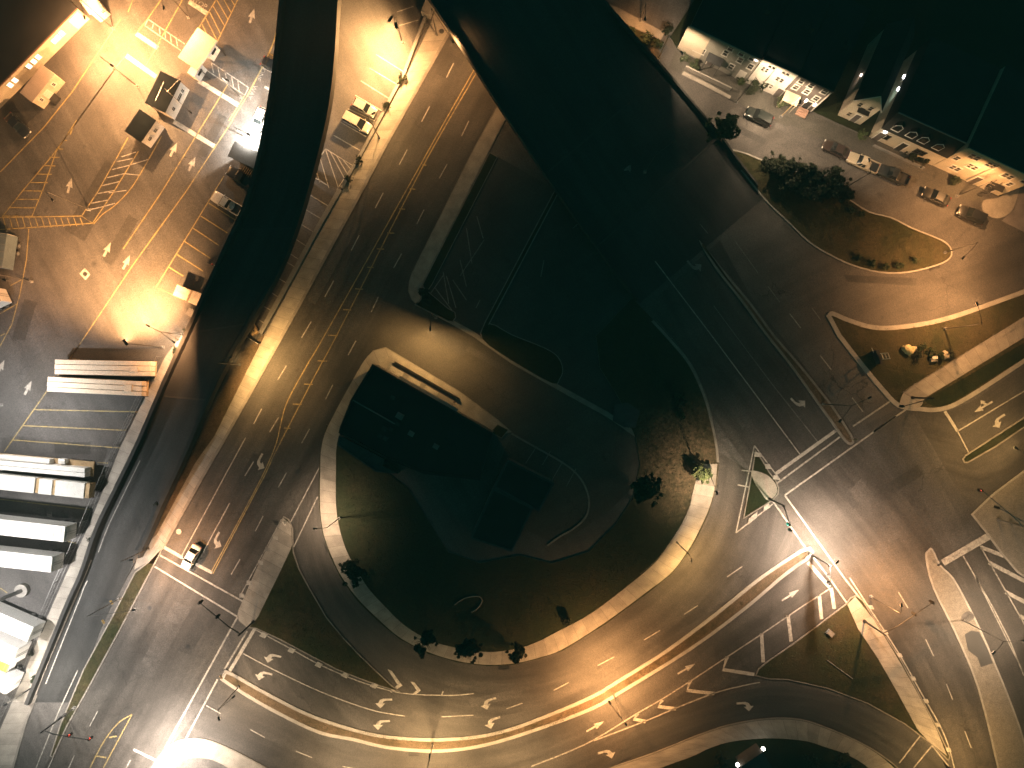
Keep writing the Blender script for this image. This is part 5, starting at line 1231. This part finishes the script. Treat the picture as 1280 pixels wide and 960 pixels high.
load('white wrapped cargo blocks separated by timber on the fourth flatbed', t, [(4.4, 0, 7.0, 2.5, 1.6), (-.9, 0, 2.2, 2.5, 1.6), (-4.9, 0, 4.8, 2.5, 1.6)], sheet, 'block_load', 'load', 'white wrapped cargo', straps=((.55, .5, 2.4, 1.4), (-2.25, .5, 2.4, 1.4), (-7.7, .7, 2.4, 1.4)))
box_trailer('white box trailer just below the wrapped cargo flatbed', 20, 661, 1, .11)
box_trailer('white box trailer nearest the tall floodlight mast', 4, 699, 1, .11)
box_trailer('white ribbed box trailer parked aslant at the lower left edge', -18, 769, .92, .4)
box_trailer('tall white box trailer with a shaded rear end second from the lower left corner', -38, 797, .92, .4, 16, 3.0, 4.3)
box_trailer('yellow box truck body squeezed between two slanted white trailers', -37, 820, .92, .4, 13, 2.3, 3.0, rough_mat('yellow_body', (.62, .48, .06), .1, 1, .5), group='vans at the left edge')
box_trailer('lowest white box trailer with its rear corner at the left edge', -42, 836, .92, .4, 15)
a_ = box_trailer('blue grey box trailer with a pinkish lettered side at the left edge', -4, 312, .15, -1, 5.6, 2.6, 3.6, tr_blue, group='vans at the left edge')
g = MB(); g.box((0, -1.315, 2.3), (5.5, .03, 2.3)); sp = g.build('side_panel', rough_mat('pink_panel', (.52, .40, .38), .08, 1, .6), a_)
g = MB()
for i in range(9): g.box((-1.8 + i * .42, -1.335, 2.45 + .12 * math.sin(i * 2.3)), (.26 + .06 * math.sin(i * 5), .02, .55 + .2 * math.sin(i * 3.7)))
g.build('lettering', M['roof_slate'], sp)
box_trailer('white box truck body with its corner poking in at the left edge', -25, 378, .9, -.42, 6.5, 2.5, 3.6, group='vans at the left edge')
# stacks, motorcycle, rack, planter in the bays
def pallet_stack(label, pts, h, mat):
    P = WL(pts, h); c = sum(P, Vector()) / 4; a = math.atan2((P[1] - P[0]).y, (P[1] - P[0]).x); lx = (P[1] - P[0]).length; ly = (P[2] - P[1]).length
    root = thing('pallet_stack', label, 'pallet stack', Vector((c.x, c.y, .005)), a, 'pallet stacks by the ramp')
    g = MB(); g.box((0, 0, .08), (lx, ly, .14)); g.build('pallet', M['wood'], root)
    for s in (-1, 1):
        for k in range(5):
            g = MB(); g.box((0, s * ly * .25, .17 + (k + .5) * (h - .17) / 5), (lx * (.99 - .015 * (k % 2)), ly * .48, (h - .17) / 5 - .02)); g.build('slab', mat, root)
pallet_stack('pale slab stack on the left near the corner of the yellow bay line', [(221, 356), (238, 363), (232, 376), (217, 368)], 2.2, board)
pallet_stack('pale slab stack on the right touching the ramp edge', [(241, 363), (261, 372), (255, 387), (236, 377)], 2.2, board)
mc = thing('motorcycle', 'black motorcycle parked at the ramp edge above the slab stacks', 'motorcycle', W(267, 331), R(-25))
for x in (-.7, .7):
    g = MB(); g.cyl((x, 0, .32), .32, .13, 18, axis='y'); g.build('wheel', M['black'], mc)
g = MB(); g.tube([(-.7, 0, .34), (-.1, 0, .5), (.4, 0, .75), (.7, 0, .34)], .05, 6); g.box((.0, 0, .45), (.5, .28, .35)); g.build('frame', M['darksteel'], mc)
g = MB(); g.tube([(-.02, 0, .82), (.2, 0, .88), (.42, 0, .84)], [.12, .19, .1], 8); g.build('fuel_tank', paint((.3, .03, .02)), mc)
g = MB(); g.tube([(-.75, 0, .82), (-.4, 0, .78), (-.05, 0, .8)], [.08, .13, .1], 8); g.build('seat', M['black'], mc)
g = MB(); g.tube([(.35, -.38, 1.02), (.5, -.12, 1.0), (.5, .12, 1.0), (.35, .38, 1.02)], .025, 6); g.build('handlebar', M['steel'], mc)
g = MB(); g.tube([(.58, 0, .88), (.7, 0, .88)], [.09, .07], 8); g.build('headlight', head_l, mc)
rk = thing('slatted_rack', 'dark slatted rack behind the black pickup', 'rack', W(311, 217), R(-32))
g = MB(); g.box((0, 0, .5), (1.9, 1.4, .9)); g.build('base', M['black'], rk)
g = MB()
for i in range(5): g.box((-.7 + i * .35, 0, .98), (.08, 1.3, .06))
g.build('slats', M['wood'], rk)
kb = thing('utility_cabinet', 'small green topped cabinet at the fence just below the slab stacks', 'cabinet', W(243, 392), R(-30))
g = MB(); g.box((0, 0, .6), (1.3, 1.1, 1.2)); g.build('body', plain('cabinet_green', (.09, .14, .09), .5), kb); g = MB(); g.box((0, 0, 1.23), (1.45, 1.25, .08)); g.build('lid', M['barrier'], kb); g = MB(); g.box((0, -.57, .6), (.5, .04, .9)); g.build('door', M['darksteel'], kb)
# bus shelter bench things by the sidewalk
sb = thing('concrete_box', 'pale concrete utility box beside the ramp barrier with two dark lids', 'utility box', W(317, 411), R(-62))
g = MB(); g.box((0, 0, .4), (2.2, 1.2, .8)); bevel(g.build('body', M['wood'], sb), .04)
for s in (-.5, .5):
    g = MB(); g.cyl((s, .1, .82), .16, .05, 12); g.build('lid', M['darksteel'], sb)
gt = thing('swing_gate', 'low grey swing gate closing the end of the narrow parking strip', 'gate', W(311, 422), R(-30))
g = MB(); g.box((1.0, 0, .9), (2.3, .08, .1)); g.box((1.0, 0, .3), (2.3, .08, .1)); g.build('rails', M['steel'], gt)
g = MB(); g.box((-.2, 0, .6), (.12, .12, 1.2)); g.box((2.2, 0, .6), (.12, .12, 1.2)); g.build('posts', M['steel'], gt)
g = MB(); g.box((1.0, 0, .6), (2.2, .03, .5)); g.build('panel', M['wall_grey'], gt)

# ================================================================== FENCES AND LOW WALLS
def fence(label, pts, h=1.8, step=2.6, z=.0, rails=(0.12, .98), mat='steel', r=.035, mesh=True, name='fence', cat='fence'):
    P = resample([W(p[0], p[1], z) for p in pts], max(3, int(sum((W(*pts[i]) - W(*pts[i + 1])).length for i in range(len(pts) - 1)) / step)))
    root = thing(name, label, cat, P[0]); o = P[0]
    for i, p in enumerate(P):
        g = MB(); q = p - o; g.tube([(q.x, q.y, 0), (q.x, q.y, h)], r, 6); g.build('post', M[mat], root)
    g = MB()
    for f in rails: g.tube([(p - o) + Vector((0, 0, h * f)) for p in P], r * .8, 6)
    g.build('rail', M[mat], root)
    if mesh:
        g = MB(); Q = resample(P, len(P) * 4)
        for i in range(len(Q) - 1):
            a, b = Q[i] - o, Q[i + 1] - o
            g.tube([a, b + Vector((0, 0, h))], .008, 3, cap=False); g.tube([b, a + Vector((0, 0, h))], .008, 3, cap=False)
        g.build('mesh_panel', M[mat], root)
    return root
fence('long chain link fence between the freight yard and the ramp sidewalk', [(203, 446), (148, 560), (108, 655), (82, 712), (52, 780), (22, 855), (-4, 912)], 2.0)
fence('second fence rail running close beside the yard fence on the low kerb', [(196, 462), (140, 572), (101, 660), (74, 720), (44, 790), (12, 862)], 1.0, mesh=False)
fence('metal handrail along the path on the rocky island', [(1126, 490), (1138, 482), (1198, 445), (1290, 389)], 1.1, 2.2, .13, (.5, .98), 'barrier', mesh=False)
fence('handrail curving along the kerb below the leafy lawn', [(820, 403), (842, 427), (866, 460), (880, 492), (888, 520)], 1.0, 1.6, .13, (.98,), 'barrier', .03, False)
fence('handrail along the outer edge of the sidewalk below the round tree', [(868, 612), (857, 645), (842, 672), (822, 698), (800, 716)], 1.0, 2.0, .15, (.5, .98), 'barrier', .03, False)
def low_wall(label, pts, h, w, mat, name='low_wall'):
    P = [W(p[0], p[1], 0) for p in pts]; o = P[0].copy(); P = [p - o for p in P]
    L = offset_line(P, w / 2); Q = offset_line(P, -w / 2); u = Vector((0, 0, h)); g = MB()
    g.strip([p + u for p in L], [p + u for p in Q]); g.strip([p for p in L], [p + u for p in L]); g.strip([p + u for p in Q], [p for p in Q])
    n = len(g.v)
    for k in (0, -1):
        g.v += [L[k], Q[k], Q[k] + u, L[k] + u]; g.face((n, n + 1, n + 2, n + 3)); n += 4
    ob = g.build(name, mat, loc=o); tag(ob, label, 'wall')
low_wall('low concrete wall between the narrow parking bays and the avenue sidewalk', [(426, 238), (400, 283), (372, 335), (327, 417)], .7, .75, M['barrier'])
low_wall('low hedge lined wall between the parked silver cars and the avenue sidewalk', [(534, 18), (506, 92), (478, 145), (455, 188), (428, 236)], .6, .5, M['barrier'])
low_wall('short concrete parapet beside the avenue under the overpass edge', [(540, 4), (533, 22)], 1.4, 1.6, M['concrete'], 'parapet_block')

# ================================================================== SIGNS, ROCKS
sg = thing('sign_frame', 'tall open sign frame with three square cells on the grassy island', 'sign', W(1095, 446), R(20))
for s in (-.5, .5):
    g = MB(); g.box((0, s, 2.0), (.1, .1, 4.0)); g.build('post', M['trim'], sg)
for z in (1.0, 2.0, 3.0, 3.95):
    g = MB(); g.box((0, 0, z), (.09, .96, .1)); g.build('crossbar', M['trim'], sg)
g = MB(); g.box((-.3, 0, .9), (.5, 2.4, 1.6)); g.build('backing_panel', M['black'], sg)
g = MB(); g.tube([(-.2, .4, .2), (-1.2, 1.9, 2.0)], .05, 6); g.build('brace', M['trim'], sg)
def rock(label, x, y, r, mat, seed):
    rnd = random.Random(seed); bm = bmesh.new(); bmesh.ops.create_icosphere(bm, subdivisions=3, radius=r)
    for v in bm.verts:
        n = v.co.normalized(); k = .82 + .2 * math.sin(n.x * 3.1 + seed) * math.cos(n.y * 2.7 + seed * 2) + .09 * math.sin(n.z * 7 + n.x * 5 + seed)
        v.co = Vector((n.x * r * k * 1.15, n.y * r * k, n.z * r * k * .75))
    me = bpy.data.meshes.new('rock'); bm.to_mesh(me); bm.free(); me.materials.append(mat)
    for p in me.polygons: p.use_smooth = True
    o = bpy.data.objects.new('rock', me); COL.objects.link(o); c = W(x, y, .13); o.location = c + Vector((0, 0, r * .35)); tag(o, label, 'rock')
rock_m = rough_mat('boulder', (.34, .30, .24), .3, 1.6, .9, col2=(.24, .21, .17)); rock_y = rough_mat('yellowish_boulder', (.42, .36, .20), .25, 2, .9)
rock('yellowish boulder at the left end of the planted mound', 1134, 437, 1.0, rock_y, 1)
rock('small pale boulder beside the yellowish one on the mound', 1142, 437, .6, rock_m, 4)
rock('tan boulder at the right end of the planted mound', 1180, 444, .8, rock_m, 2)
ms = thing('stone_marker', 'small pale stone marker in front of the planted mound', 'stone marker', W(1165, 450), R(8))
g = MB(); g.box((0, 0, .35), (1.1, .6, .7)); bevel(g.build('block', M['walk_plain'], ms), .05); g = MB(); g.box((.1, .35, .75), (.9, .5, .12)); g.build('cap', M['trim'], ms)
us = thing('lying_pole', 'fallen pale post lying in the grass of the lower right triangle', 'post', W(1050, 837, .15), R(-36))
g = MB(); g.tube([(-2.6, 0, .1), (2.6, 0, .1)], .06, 8); g.build('shaft', M['steel'], us); g = MB(); g.cyl((-2.6, 0, .1), .1, .12, 8, axis='x'); g.build('cap', M['steel'], us)
ub = thing('junction_box', 'small concrete junction box in the grass of the lower right triangle', 'utility box', W(1037, 791, .14), R(-40))
g = MB(); g.box((0, 0, .2), (1.2, .9, .4)); bevel(g.build('body', M['barrier'], ub), .03); g = MB(); g.box((0, 0, .43), (1.0, .7, .06)); g.build('lid', M['kerb'], ub)
def small_sign(label, x, y, rot, h=2.3, board_=(.7, .5), mat='steel', z=.14):
    s = thing('road_sign', label, 'sign', W(x, y, z), rot, 'small road signs')
    g = MB(); g.tube([(0, 0, 0), (0, 0, h)], .035, 6); g.build('post', M['steel'], s)
    g = MB(); g.box((0, -.05, h - board_[1] / 2), (board_[0], .04, board_[1])); g.build('board', M[mat], s)
small_sign('small road sign at the tip of the grass verge by the crosswalk', 148, 748, R(-60), 2.2, mat='yellow')
small_sign('small road sign a little further down the narrow grass verge', 138, 772, R(-60), 2.2, mat='yellow')
small_sign('small sign at the rounded tip of the highway median', 1062, 548, R(20), 2.2, mat='yellow')
small_sign('small sign on the loop median beside the junction', 1008, 690, R(30), 1.6, mat='trim')
small_sign('small sign on the tip of the splitter pavement', 359, 652, R(-60), 1.8, mat='trim')
small_sign('small sign at the near tip of the loop median by the stop bar', 281, 842, R(-60), 1.6, mat='wood')
small_sign('small sign on the overpass left barrier', 720, 283, R(40), 1.6, (1.8, .5), 'barrier', .02)
small_sign('small sign at the tip of the gravel traffic island', 1166, 702, R(30), 2.0, mat='darksteel')

# ================================================================== TREES AND SHRUBS
def leaves(mb, c, rad, n, size, rnd, flat=1.0):
    for _ in range(n):
        while True:
            u = Vector((rnd.uniform(-1, 1), rnd.uniform(-1, 1), rnd.uniform(-1, 1)))
            if .25 < u.length < 1: break
        u = u.normalized() * (u.length ** .45)
        p = Vector((c[0] + u.x * rad[0], c[1] + u.y * rad[1], c[2] + u.z * rad[2] * flat))
        a = Vector((rnd.gauss(0, 1), rnd.gauss(0, 1), rnd.gauss(0, .5))).normalized()
        b = a.cross(Vector((rnd.gauss(0, .5), rnd.gauss(0, .5), 1))).normalized()
        s = size * rnd.uniform(.6, 1.35)
        k = len(mb.v); mb.v += [p - a * s, p + b * s * .55, p + a * s, p - b * s * .55]; mb.face((k, k + 1, k + 2, k + 3))
def tree(label, x, y, r, h, n=900, mat='leaf', seed=0, name='tree', cat='tree', group=None, size=.26, trunk=True, z=.13, lobes=9):
    rnd = random.Random(seed + 11)
    B = W(x, y, z); root = thing(name, label, cat, B, rnd.uniform(0, 6), group)
    ch = h * (.3 if trunk else .05); cen = (h + ch) / 2; hz = (h - ch) / 2
    g = MB()
    g.tube([(0, 0, -.05), (.04 * h * rnd.uniform(-1, 1), .03 * h, h * .4), (.03 * h, .02 * h, h * .8)], [r * .09 + .03, r * .06 + .02, .02], 7)
    for i in range(6):
        a = rnd.uniform(0, 6.28); s = h * rnd.uniform(.25, .45)
        g.tube([(0, 0, s), (math.cos(a) * r * .4, math.sin(a) * r * .4, s + h * .18), (math.cos(a) * r * .8, math.sin(a) * r * .8, s + h * .3)], [r * .04 + .015, r * .025 + .01, .01], 5)
    g.build('trunk', M['bark'], root)
    g = MB()
    for i in range(lobes):
        a = rnd.uniform(0, 6.28); d = r * rnd.uniform(.15, .72); lr = r * rnd.uniform(.2, .46)
        leaves(g, (math.cos(a) * d, math.sin(a) * d, cen + rnd.uniform(-.6, .7) * hz), (lr, lr, min(lr, hz)), n // lobes, size, rnd)
    for i in range(lobes):      # stray twigs give a ragged outline
        a = rnd.uniform(0, 6.28); d = r * rnd.uniform(.8, 1.12); lr = r * rnd.uniform(.07, .16)
        leaves(g, (math.cos(a) * d, math.sin(a) * d, cen + rnd.uniform(-.5, .5) * hz), (lr, lr, lr), max(8, n // 60), size * .85, rnd)
    g.build('crown', M[mat], root)
    return root
tree('round leafy tree on the lit lawn inside the loop', 805, 609, 2.4, 5.2, 2600, 'leaf', 1, lobes=16, size=.28, group='trees on the block lawn')
tree('pale young palm shaped tree beside the curved sidewalk lamp', 873, 590, 1.5, 3.4, 700, 'leaf_light', 2, size=.36, group='trees on the block lawn')
tree('dark tree overhanging the sidewalk left of the loop', 444, 710, 2.2, 4.5, 1400, 'leaf_dark', 3, group='trees on the block lawn')
tree('dark square shaped tree at the bottom of the block lawn', 586, 806, 2.1, 4.2, 1600, 'leaf_dark', 4, group='trees on the block lawn', lobes=12)
tree('smaller dark tree right of the square one at the bottom lawn', 646, 808, 1.5, 3.4, 1000, 'leaf_dark', 5, group='trees on the block lawn')
tree('low dark shrub at the right of the bottom lawn edge', 707, 775, .9, 1.1, 500, 'leaf_dark', 6, 'shrub', 'shrub', 'trees on the block lawn', trunk=False, size=.18)
tree('dark tree at the left of the bottom lawn edge', 533, 796, 2.0, 4.0, 1100, 'leaf_dark', 7, group='trees on the block lawn')
tree('small dark bush on the dry lawn near the highway kerb', 846, 500, 1.3, 1.8, 700, 'leaf_dark', 8, 'shrub', 'shrub', trunk=False, size=.2)
tree('tiny bush just below the small dark bush on the dry lawn', 850, 517, .9, 1.2, 400, 'leaf', 9, 'shrub', 'shrub', trunk=False, size=.18)
tree('bushy tree rising beside the overpass edge on the upper street', 896, 172, 2.5, 5.5, 2200, 'leaf', 10, lobes=12)
BU = [(961, 209, 1.7, 3.0), (972, 216, 1.9, 3.4), (990, 212, 1.6, 3.6), (1004, 224, 2.0, 3.6), (1020, 228, 1.8, 3.4), (1035, 224, 1.5, 3.2), (1043, 236, 1.9, 3.6), (1050, 246, 1.5, 2.6), (985, 230, 1.9, 3.0), (1015, 242, 2.0, 3.2), (1030, 244, 1.7, 2.8), (1000, 240, 1.7, 2.6)]
ORD = ['westernmost bush of the hedge row', 'second bush from the left of the hedge row', 'tall bush poking up over the hedge row', 'broad bush left of the middle of the hedge row', 'bush at the middle of the hedge row', 'spiky bush on the street side of the hedge row', 'large bush near the right end of the hedge row', 'small last bush at the right end of the hedge row', 'low bush under the left half of the hedge row', 'low broad bush under the middle of the hedge row', 'low bush under the right half of the hedge row', 'little bush between two low ones in the hedge row']
for i, (x, y, r, h) in enumerate(BU):
    tree(ORD[i] + ' below the upper street', x, y, r, h, 1300, 'leaf_dark', 20 + i, 'bush', 'bush', 'hedge bushes on the upper island', trunk=False, size=.24, lobes=10)
SC_ = [(1072, 322, .7, 'first scrub clump at the left lower kerb of the bush island'), (1088, 329, .8, 'scrub clump above the lower kerb of the bush island near its middle'), (1105, 333, .7, 'scrub clump at the bottom curve of the bush island'), (1122, 332, .8, 'scrub clump just right of the bottom curve of the bush island'), (1142, 326, .7, 'scrub clump toward the tip of the bush island'), (1063, 262, .8, 'scrub clump next to the small last hedge bush'), (1076, 268, .6, 'scrub clump on the street side edge of the bush island')]
for i, (x, y, r, lb) in enumerate(SC_): tree(lb, x, y, r, 1.0, 260, 'leaf', 50 + i, 'scrub', 'shrub', 'scrub on the bush island', trunk=False, size=.16, lobes=5)
MO = [(1150, 436, 1.0, 'brown green shrub in the middle of the rock mound'), (1162, 440, .9, 'shrub behind the stone marker on the rock mound'), (1172, 445, .8, 'shrub beside the tan boulder'), (1143, 446, 1.0, 'dark shrub in front of the yellowish boulder'), (1188, 442, .9, 'dark shrub by the lamp shadow right of the mound')]
for i, (x, y, r, lb) in enumerate(MO): tree(lb, x, y, r, 1.0, 420, 'leaf' if i < 3 else 'leaf_dark', 70 + i, 'shrub', 'shrub', 'shrubs on the rock mound', trunk=False, size=.15, lobes=6)
SH = [(503, 101, .9, 'dark shrub on the parking wall near the hot lamp'), (484, 134, .7, 'shrub at the wall beside the silver hatchback'), (449, 202, .8, 'shrub on the wall beside the hatched bays'), (437, 224, .7, 'last shrub on the wall above the low concrete wall')]
for i, (x, y, r, lb) in enumerate(SH): tree(lb, x, y, r, 1.1, 380, 'leaf_dark', 90 + i, 'shrub', 'shrub', 'shrubs along the parking wall', trunk=False, size=.15, lobes=6, z=.1)
RS = [(278, 462, 1.0, 'shrub beside the ramp joint on the dirt verge'), (270, 478, .9, 'shrub just below the ramp joint on the dirt verge'), (262, 496, .9, 'shrub in the upper third of the ramp verge'), (250, 520, .9, 'shrub at the middle of the ramp verge'), (238, 545, .8, 'shrub below the middle of the ramp verge'), (226, 570, .8, 'shrub in the lower third of the ramp verge'), (212, 602, .8, 'shrub near the lower end of the ramp verge'), (200, 630, .7, 'lowest shrub of the ramp verge')]
for i, (x, y, r, lb) in enumerate(RS): tree(lb, x, y, r, 1.3, 380, 'leaf_dark' if i % 2 else 'leaf', 110 + i, 'shrub', 'shrub', 'shrubs along the ramp', trunk=False, size=.16, lobes=6, z=.12)
YS = [(221, 437, .6, 'tuft at the upper end of the ramp sidewalk fence'), (246, 398, .8, 'shrub at the cabinet below the slab stacks'), (236, 414, .7, 'shrub between the cabinet and the black headed lamp'), (115, 672, .5, 'tuft at the fence beside the third trailer'), (41, 815, .5, 'tuft on the sidewalk fence near the lowest trailers'), (44, 848, .6, 'scraggly plant at the end of the ramp barrier')]
for i, (x, y, r, lb) in enumerate(YS): tree(lb, x, y, r, .9, 260, 'leaf_dark', 130 + i, 'shrub', 'shrub', 'plants along the yard fence', trunk=False, size=.13, lobes=5, z=.1)
HS = [(834, 40, 1.0, 'leafy shrub at the corner where the dark roof meets the path', 'leaf_dark'), (926, 103, .9, 'shrub before the seam of the grey and white houses', 'leaf'), (943, 110, 1.5, 'large dark shrub in front of the white house', 'leaf_dark'), (936, 116, .9, 'smaller shrub left of the large one before the white house', 'leaf_dark'), (855, 75, .8, 'green shrub on the long grey house forecourt', 'leaf'), (978, 131, 1.3, 'brightly lit pale shrub under the dark brown house porch', 'leaf_light'), (1076, 170, .9, 'pale bare shrub at the alley beside the mansard house', 'leaf_light'), (1135, 197, 1.0, 'dark shrub at the mansard house wall', 'leaf_dark'), (1150, 202, 1.0, 'second dark shrub at the right end of the mansard house', 'leaf_dark'), (1190, 227, .8, 'shrub before the tall tan house', 'leaf_dark'), (868, 84, .9, 'potted shrub at the garden wall of the grey house', 'leaf')]
for i, (x, y, r, lb, m_) in enumerate(HS): tree(lb, x, y, r, 1.5 if r < 1.3 else 2.4, 600, m_, 150 + i, 'shrub', 'shrub', 'shrubs in front of the row houses', trunk=False, size=.17, lobes=7, z=.05)
tree('yellowing tree in the dark gardens behind the houses', 1020, 20, 1.3, 3.0, 600, 'leaf_light', 170)
for i, (x, y, r, lb) in enumerate(((808, 52, 1.2, 'shrub under the orange path beyond the overpass'), (786, 42, 1.0, 'shrub left under the orange path beyond the overpass'), (822, 58, .8, 'small shrub at the end of the orange path'))): tree(lb, x, y, r, 1.4, 500, 'leaf', 180 + i, 'shrub', 'shrub', trunk=False, size=.16, z=.03)
for i, (x, y, r, h, lb) in enumerate(((900, 945, 1.6, 3, 'dark bush left of the pavilion lamps'), (1045, 952, 2.4, 4, 'dark tree right of the pavilion on the bottom edge'), (1012, 948, 1.8, 3, 'dark bush between the pavilion and the bottom right tree'), (536, 377, .9, 1.2, 'shrub on the grassy corner of the dark lot'), (530, 366, .8, 1.2, 'shrub at the rounded tip of the roadside sidewalk'))): tree(lb, x, y, r, h, 800, 'leaf_dark', 190 + i, 'bush', 'bush', trunk=False, size=.2)

# grass tufts on the lawns and verges
rnd = random.Random(5)
def inside(p, poly):
    c = False; k = len(poly)
    for i in range(k):
        a, b = poly[i], poly[i - 1]
        if (a[1] > p[1]) != (b[1] > p[1]) and p[0] < (b[0] - a[0]) * (p[1] - a[1]) / (b[1] - a[1]) + a[0]: c = not c
    return c
def tufts(polys, n, mat, size):
    g = MB()
    for poly in polys:
        xs = [p[0] for p in poly]; ys = [p[1] for p in poly]
        area = (max(xs) - min(xs)) * (max(ys) - min(ys))
        for _ in range(int(n * area)):
            p = (rnd.uniform(min(xs), max(xs)), rnd.uniform(min(ys), max(ys)))
            if not inside(p, poly): continue
            c = W(p[0], p[1], .14)
            for k in range(rnd.randint(3, 6)):
                a = rnd.uniform(0, 6.28); s_ = size * rnd.uniform(.5, 1.5); q = c + Vector((rnd.gauss(0, .12), rnd.gauss(0, .12), 0))
                d = Vector((math.cos(a), math.sin(a), 0)) * s_; e = Vector((-math.sin(a), math.cos(a), 0)) * s_ * .16
                b = len(g.v); g.v += [q - e, q + e, q + d * .8 + Vector((0, 0, s_ * rnd.uniform(.4, 1.1)))]; g.face((b, b + 1, b + 2))
    o = g.build('grass_tufts', mat); o['kind'] = 'stuff'
tufts([[(800, 480), (850, 470), (885, 540), (866, 600), (845, 650), (800, 700), (740, 740), (780, 650), (806, 590)], [(385, 740), (368, 700), (330, 775), (420, 830), (480, 850)], [(425, 560), (470, 600), (560, 700), (650, 800), (560, 795), (480, 740), (430, 660)], [(650, 790), (800, 700), (700, 710), (600, 730)]], .05, M['leaf_dark'], .16)
tufts([[(960, 210), (1060, 255), (1160, 300), (1180, 315), (1130, 335), (1060, 325), (990, 275)], [(1045, 400), (1120, 412), (1200, 398), (1280, 372), (1200, 440), (1125, 485), (1085, 450)], [(965, 835), (1050, 770), (1140, 895), (1040, 855)]], .05, M['leaf'], .16)
tufts([[(290, 850), (400, 903), (540, 930), (690, 900), (830, 822), (1000, 692), (1005, 695), (830, 830), (690, 908), (540, 934), (400, 908)], [(186, 708), (192, 708), (110, 862), (70, 935), (64, 940), (100, 850)], [(290, 450), (270, 500), (240, 560), (200, 650), (190, 660), (225, 590), (262, 500)]], .12, M['leaf_dark'], .14)
# night air over the whole place
hz = MB(); hz.box((0, 0, 60), (2400, 2400, 122)); hzo = hz.build('haze'); hzo['kind'] = 'stuff'
hm_ = bpy.data.materials.new('night_air'); hm_.use_nodes = True; hnt = hm_.node_tree; hnt.nodes.clear()
ho = hnt.nodes.new('ShaderNodeOutputMaterial'); hv = hnt.nodes.new('ShaderNodeVolumePrincipled'); hv.inputs['Color'].default_value = (.9, .9, .9, 1); hv.inputs['Density'].default_value = HAZE; hv.inputs['Anisotropy'].default_value = 0.0
hnt.links.new(hv.outputs[0], ho.inputs['Volume']); hzo.data.materials.clear(); hzo.data.materials.append(hm_)
# ================================================================== CAMERA, SKY, RENDER
cam = bpy.data.cameras.new('camera'); co = bpy.data.objects.new('camera', cam); COL.objects.link(co)
co.location = (0, 0, H); cam.sensor_fit = 'HORIZONTAL'; cam.angle_x = 2 * math.atan(640 / PX / H)
cam.clip_start = 1; cam.clip_end = 3000
SC.camera = co
wd = bpy.data.worlds.new('World'); SC.world = wd; wd.use_nodes = True
nt = wd.node_tree; bg = nt.nodes['Background']
sky = nt.nodes.new('ShaderNodeTexSky'); sky.sky_type = 'NISHITA'; sky.sun_disc = False
sky.sun_elevation = R(8); sky.sun_rotation = R(200)
mx = nt.nodes.new('ShaderNodeMix'); mx.data_type = 'RGBA'; mx.blend_type = 'MULTIPLY'; mx.inputs[0].default_value = 1
nt.links.new(sky.outputs[0], mx.inputs[6]); mx.inputs[7].default_value = (.18, .92, .70, 1)
nt.links.new(mx.outputs[2], bg.inputs[0]); bg.inputs[1].default_value = SKY_STRENGTH
sl = bpy.data.lights.new('moon', 'SUN'); sl.energy = .012; sl.angle = R(.5); sl.color = (.6, .9, .85)
so_ = bpy.data.objects.new('moon', sl); COL.objects.link(so_); so_.rotation_euler = (R(35), 0, R(-160))
SC.view_settings.view_transform = 'Standard'; SC.view_settings.look = 'None'; SC.view_settings.gamma = 1
SC.view_settings.exposure = 0.25; SC.view_settings.use_curve_mapping = False
SC.render.engine = 'CYCLES'
SC.cycles.use_denoising = True
try: SC.cycles.denoiser = 'OPENIMAGEDENOISE'
except Exception: pass
SC.cycles.max_bounces = 3; SC.cycles.volume_bounces = 0; SC.cycles.diffuse_bounces = 2; SC.cycles.glossy_bounces = 2; SC.cycles.transmission_bounces = 2
SC.cycles.use_light_tree = True
SC.cycles.sample_clamp_indirect = 4
SC.cycles.caustics_reflective = False; SC.cycles.caustics_refractive = False
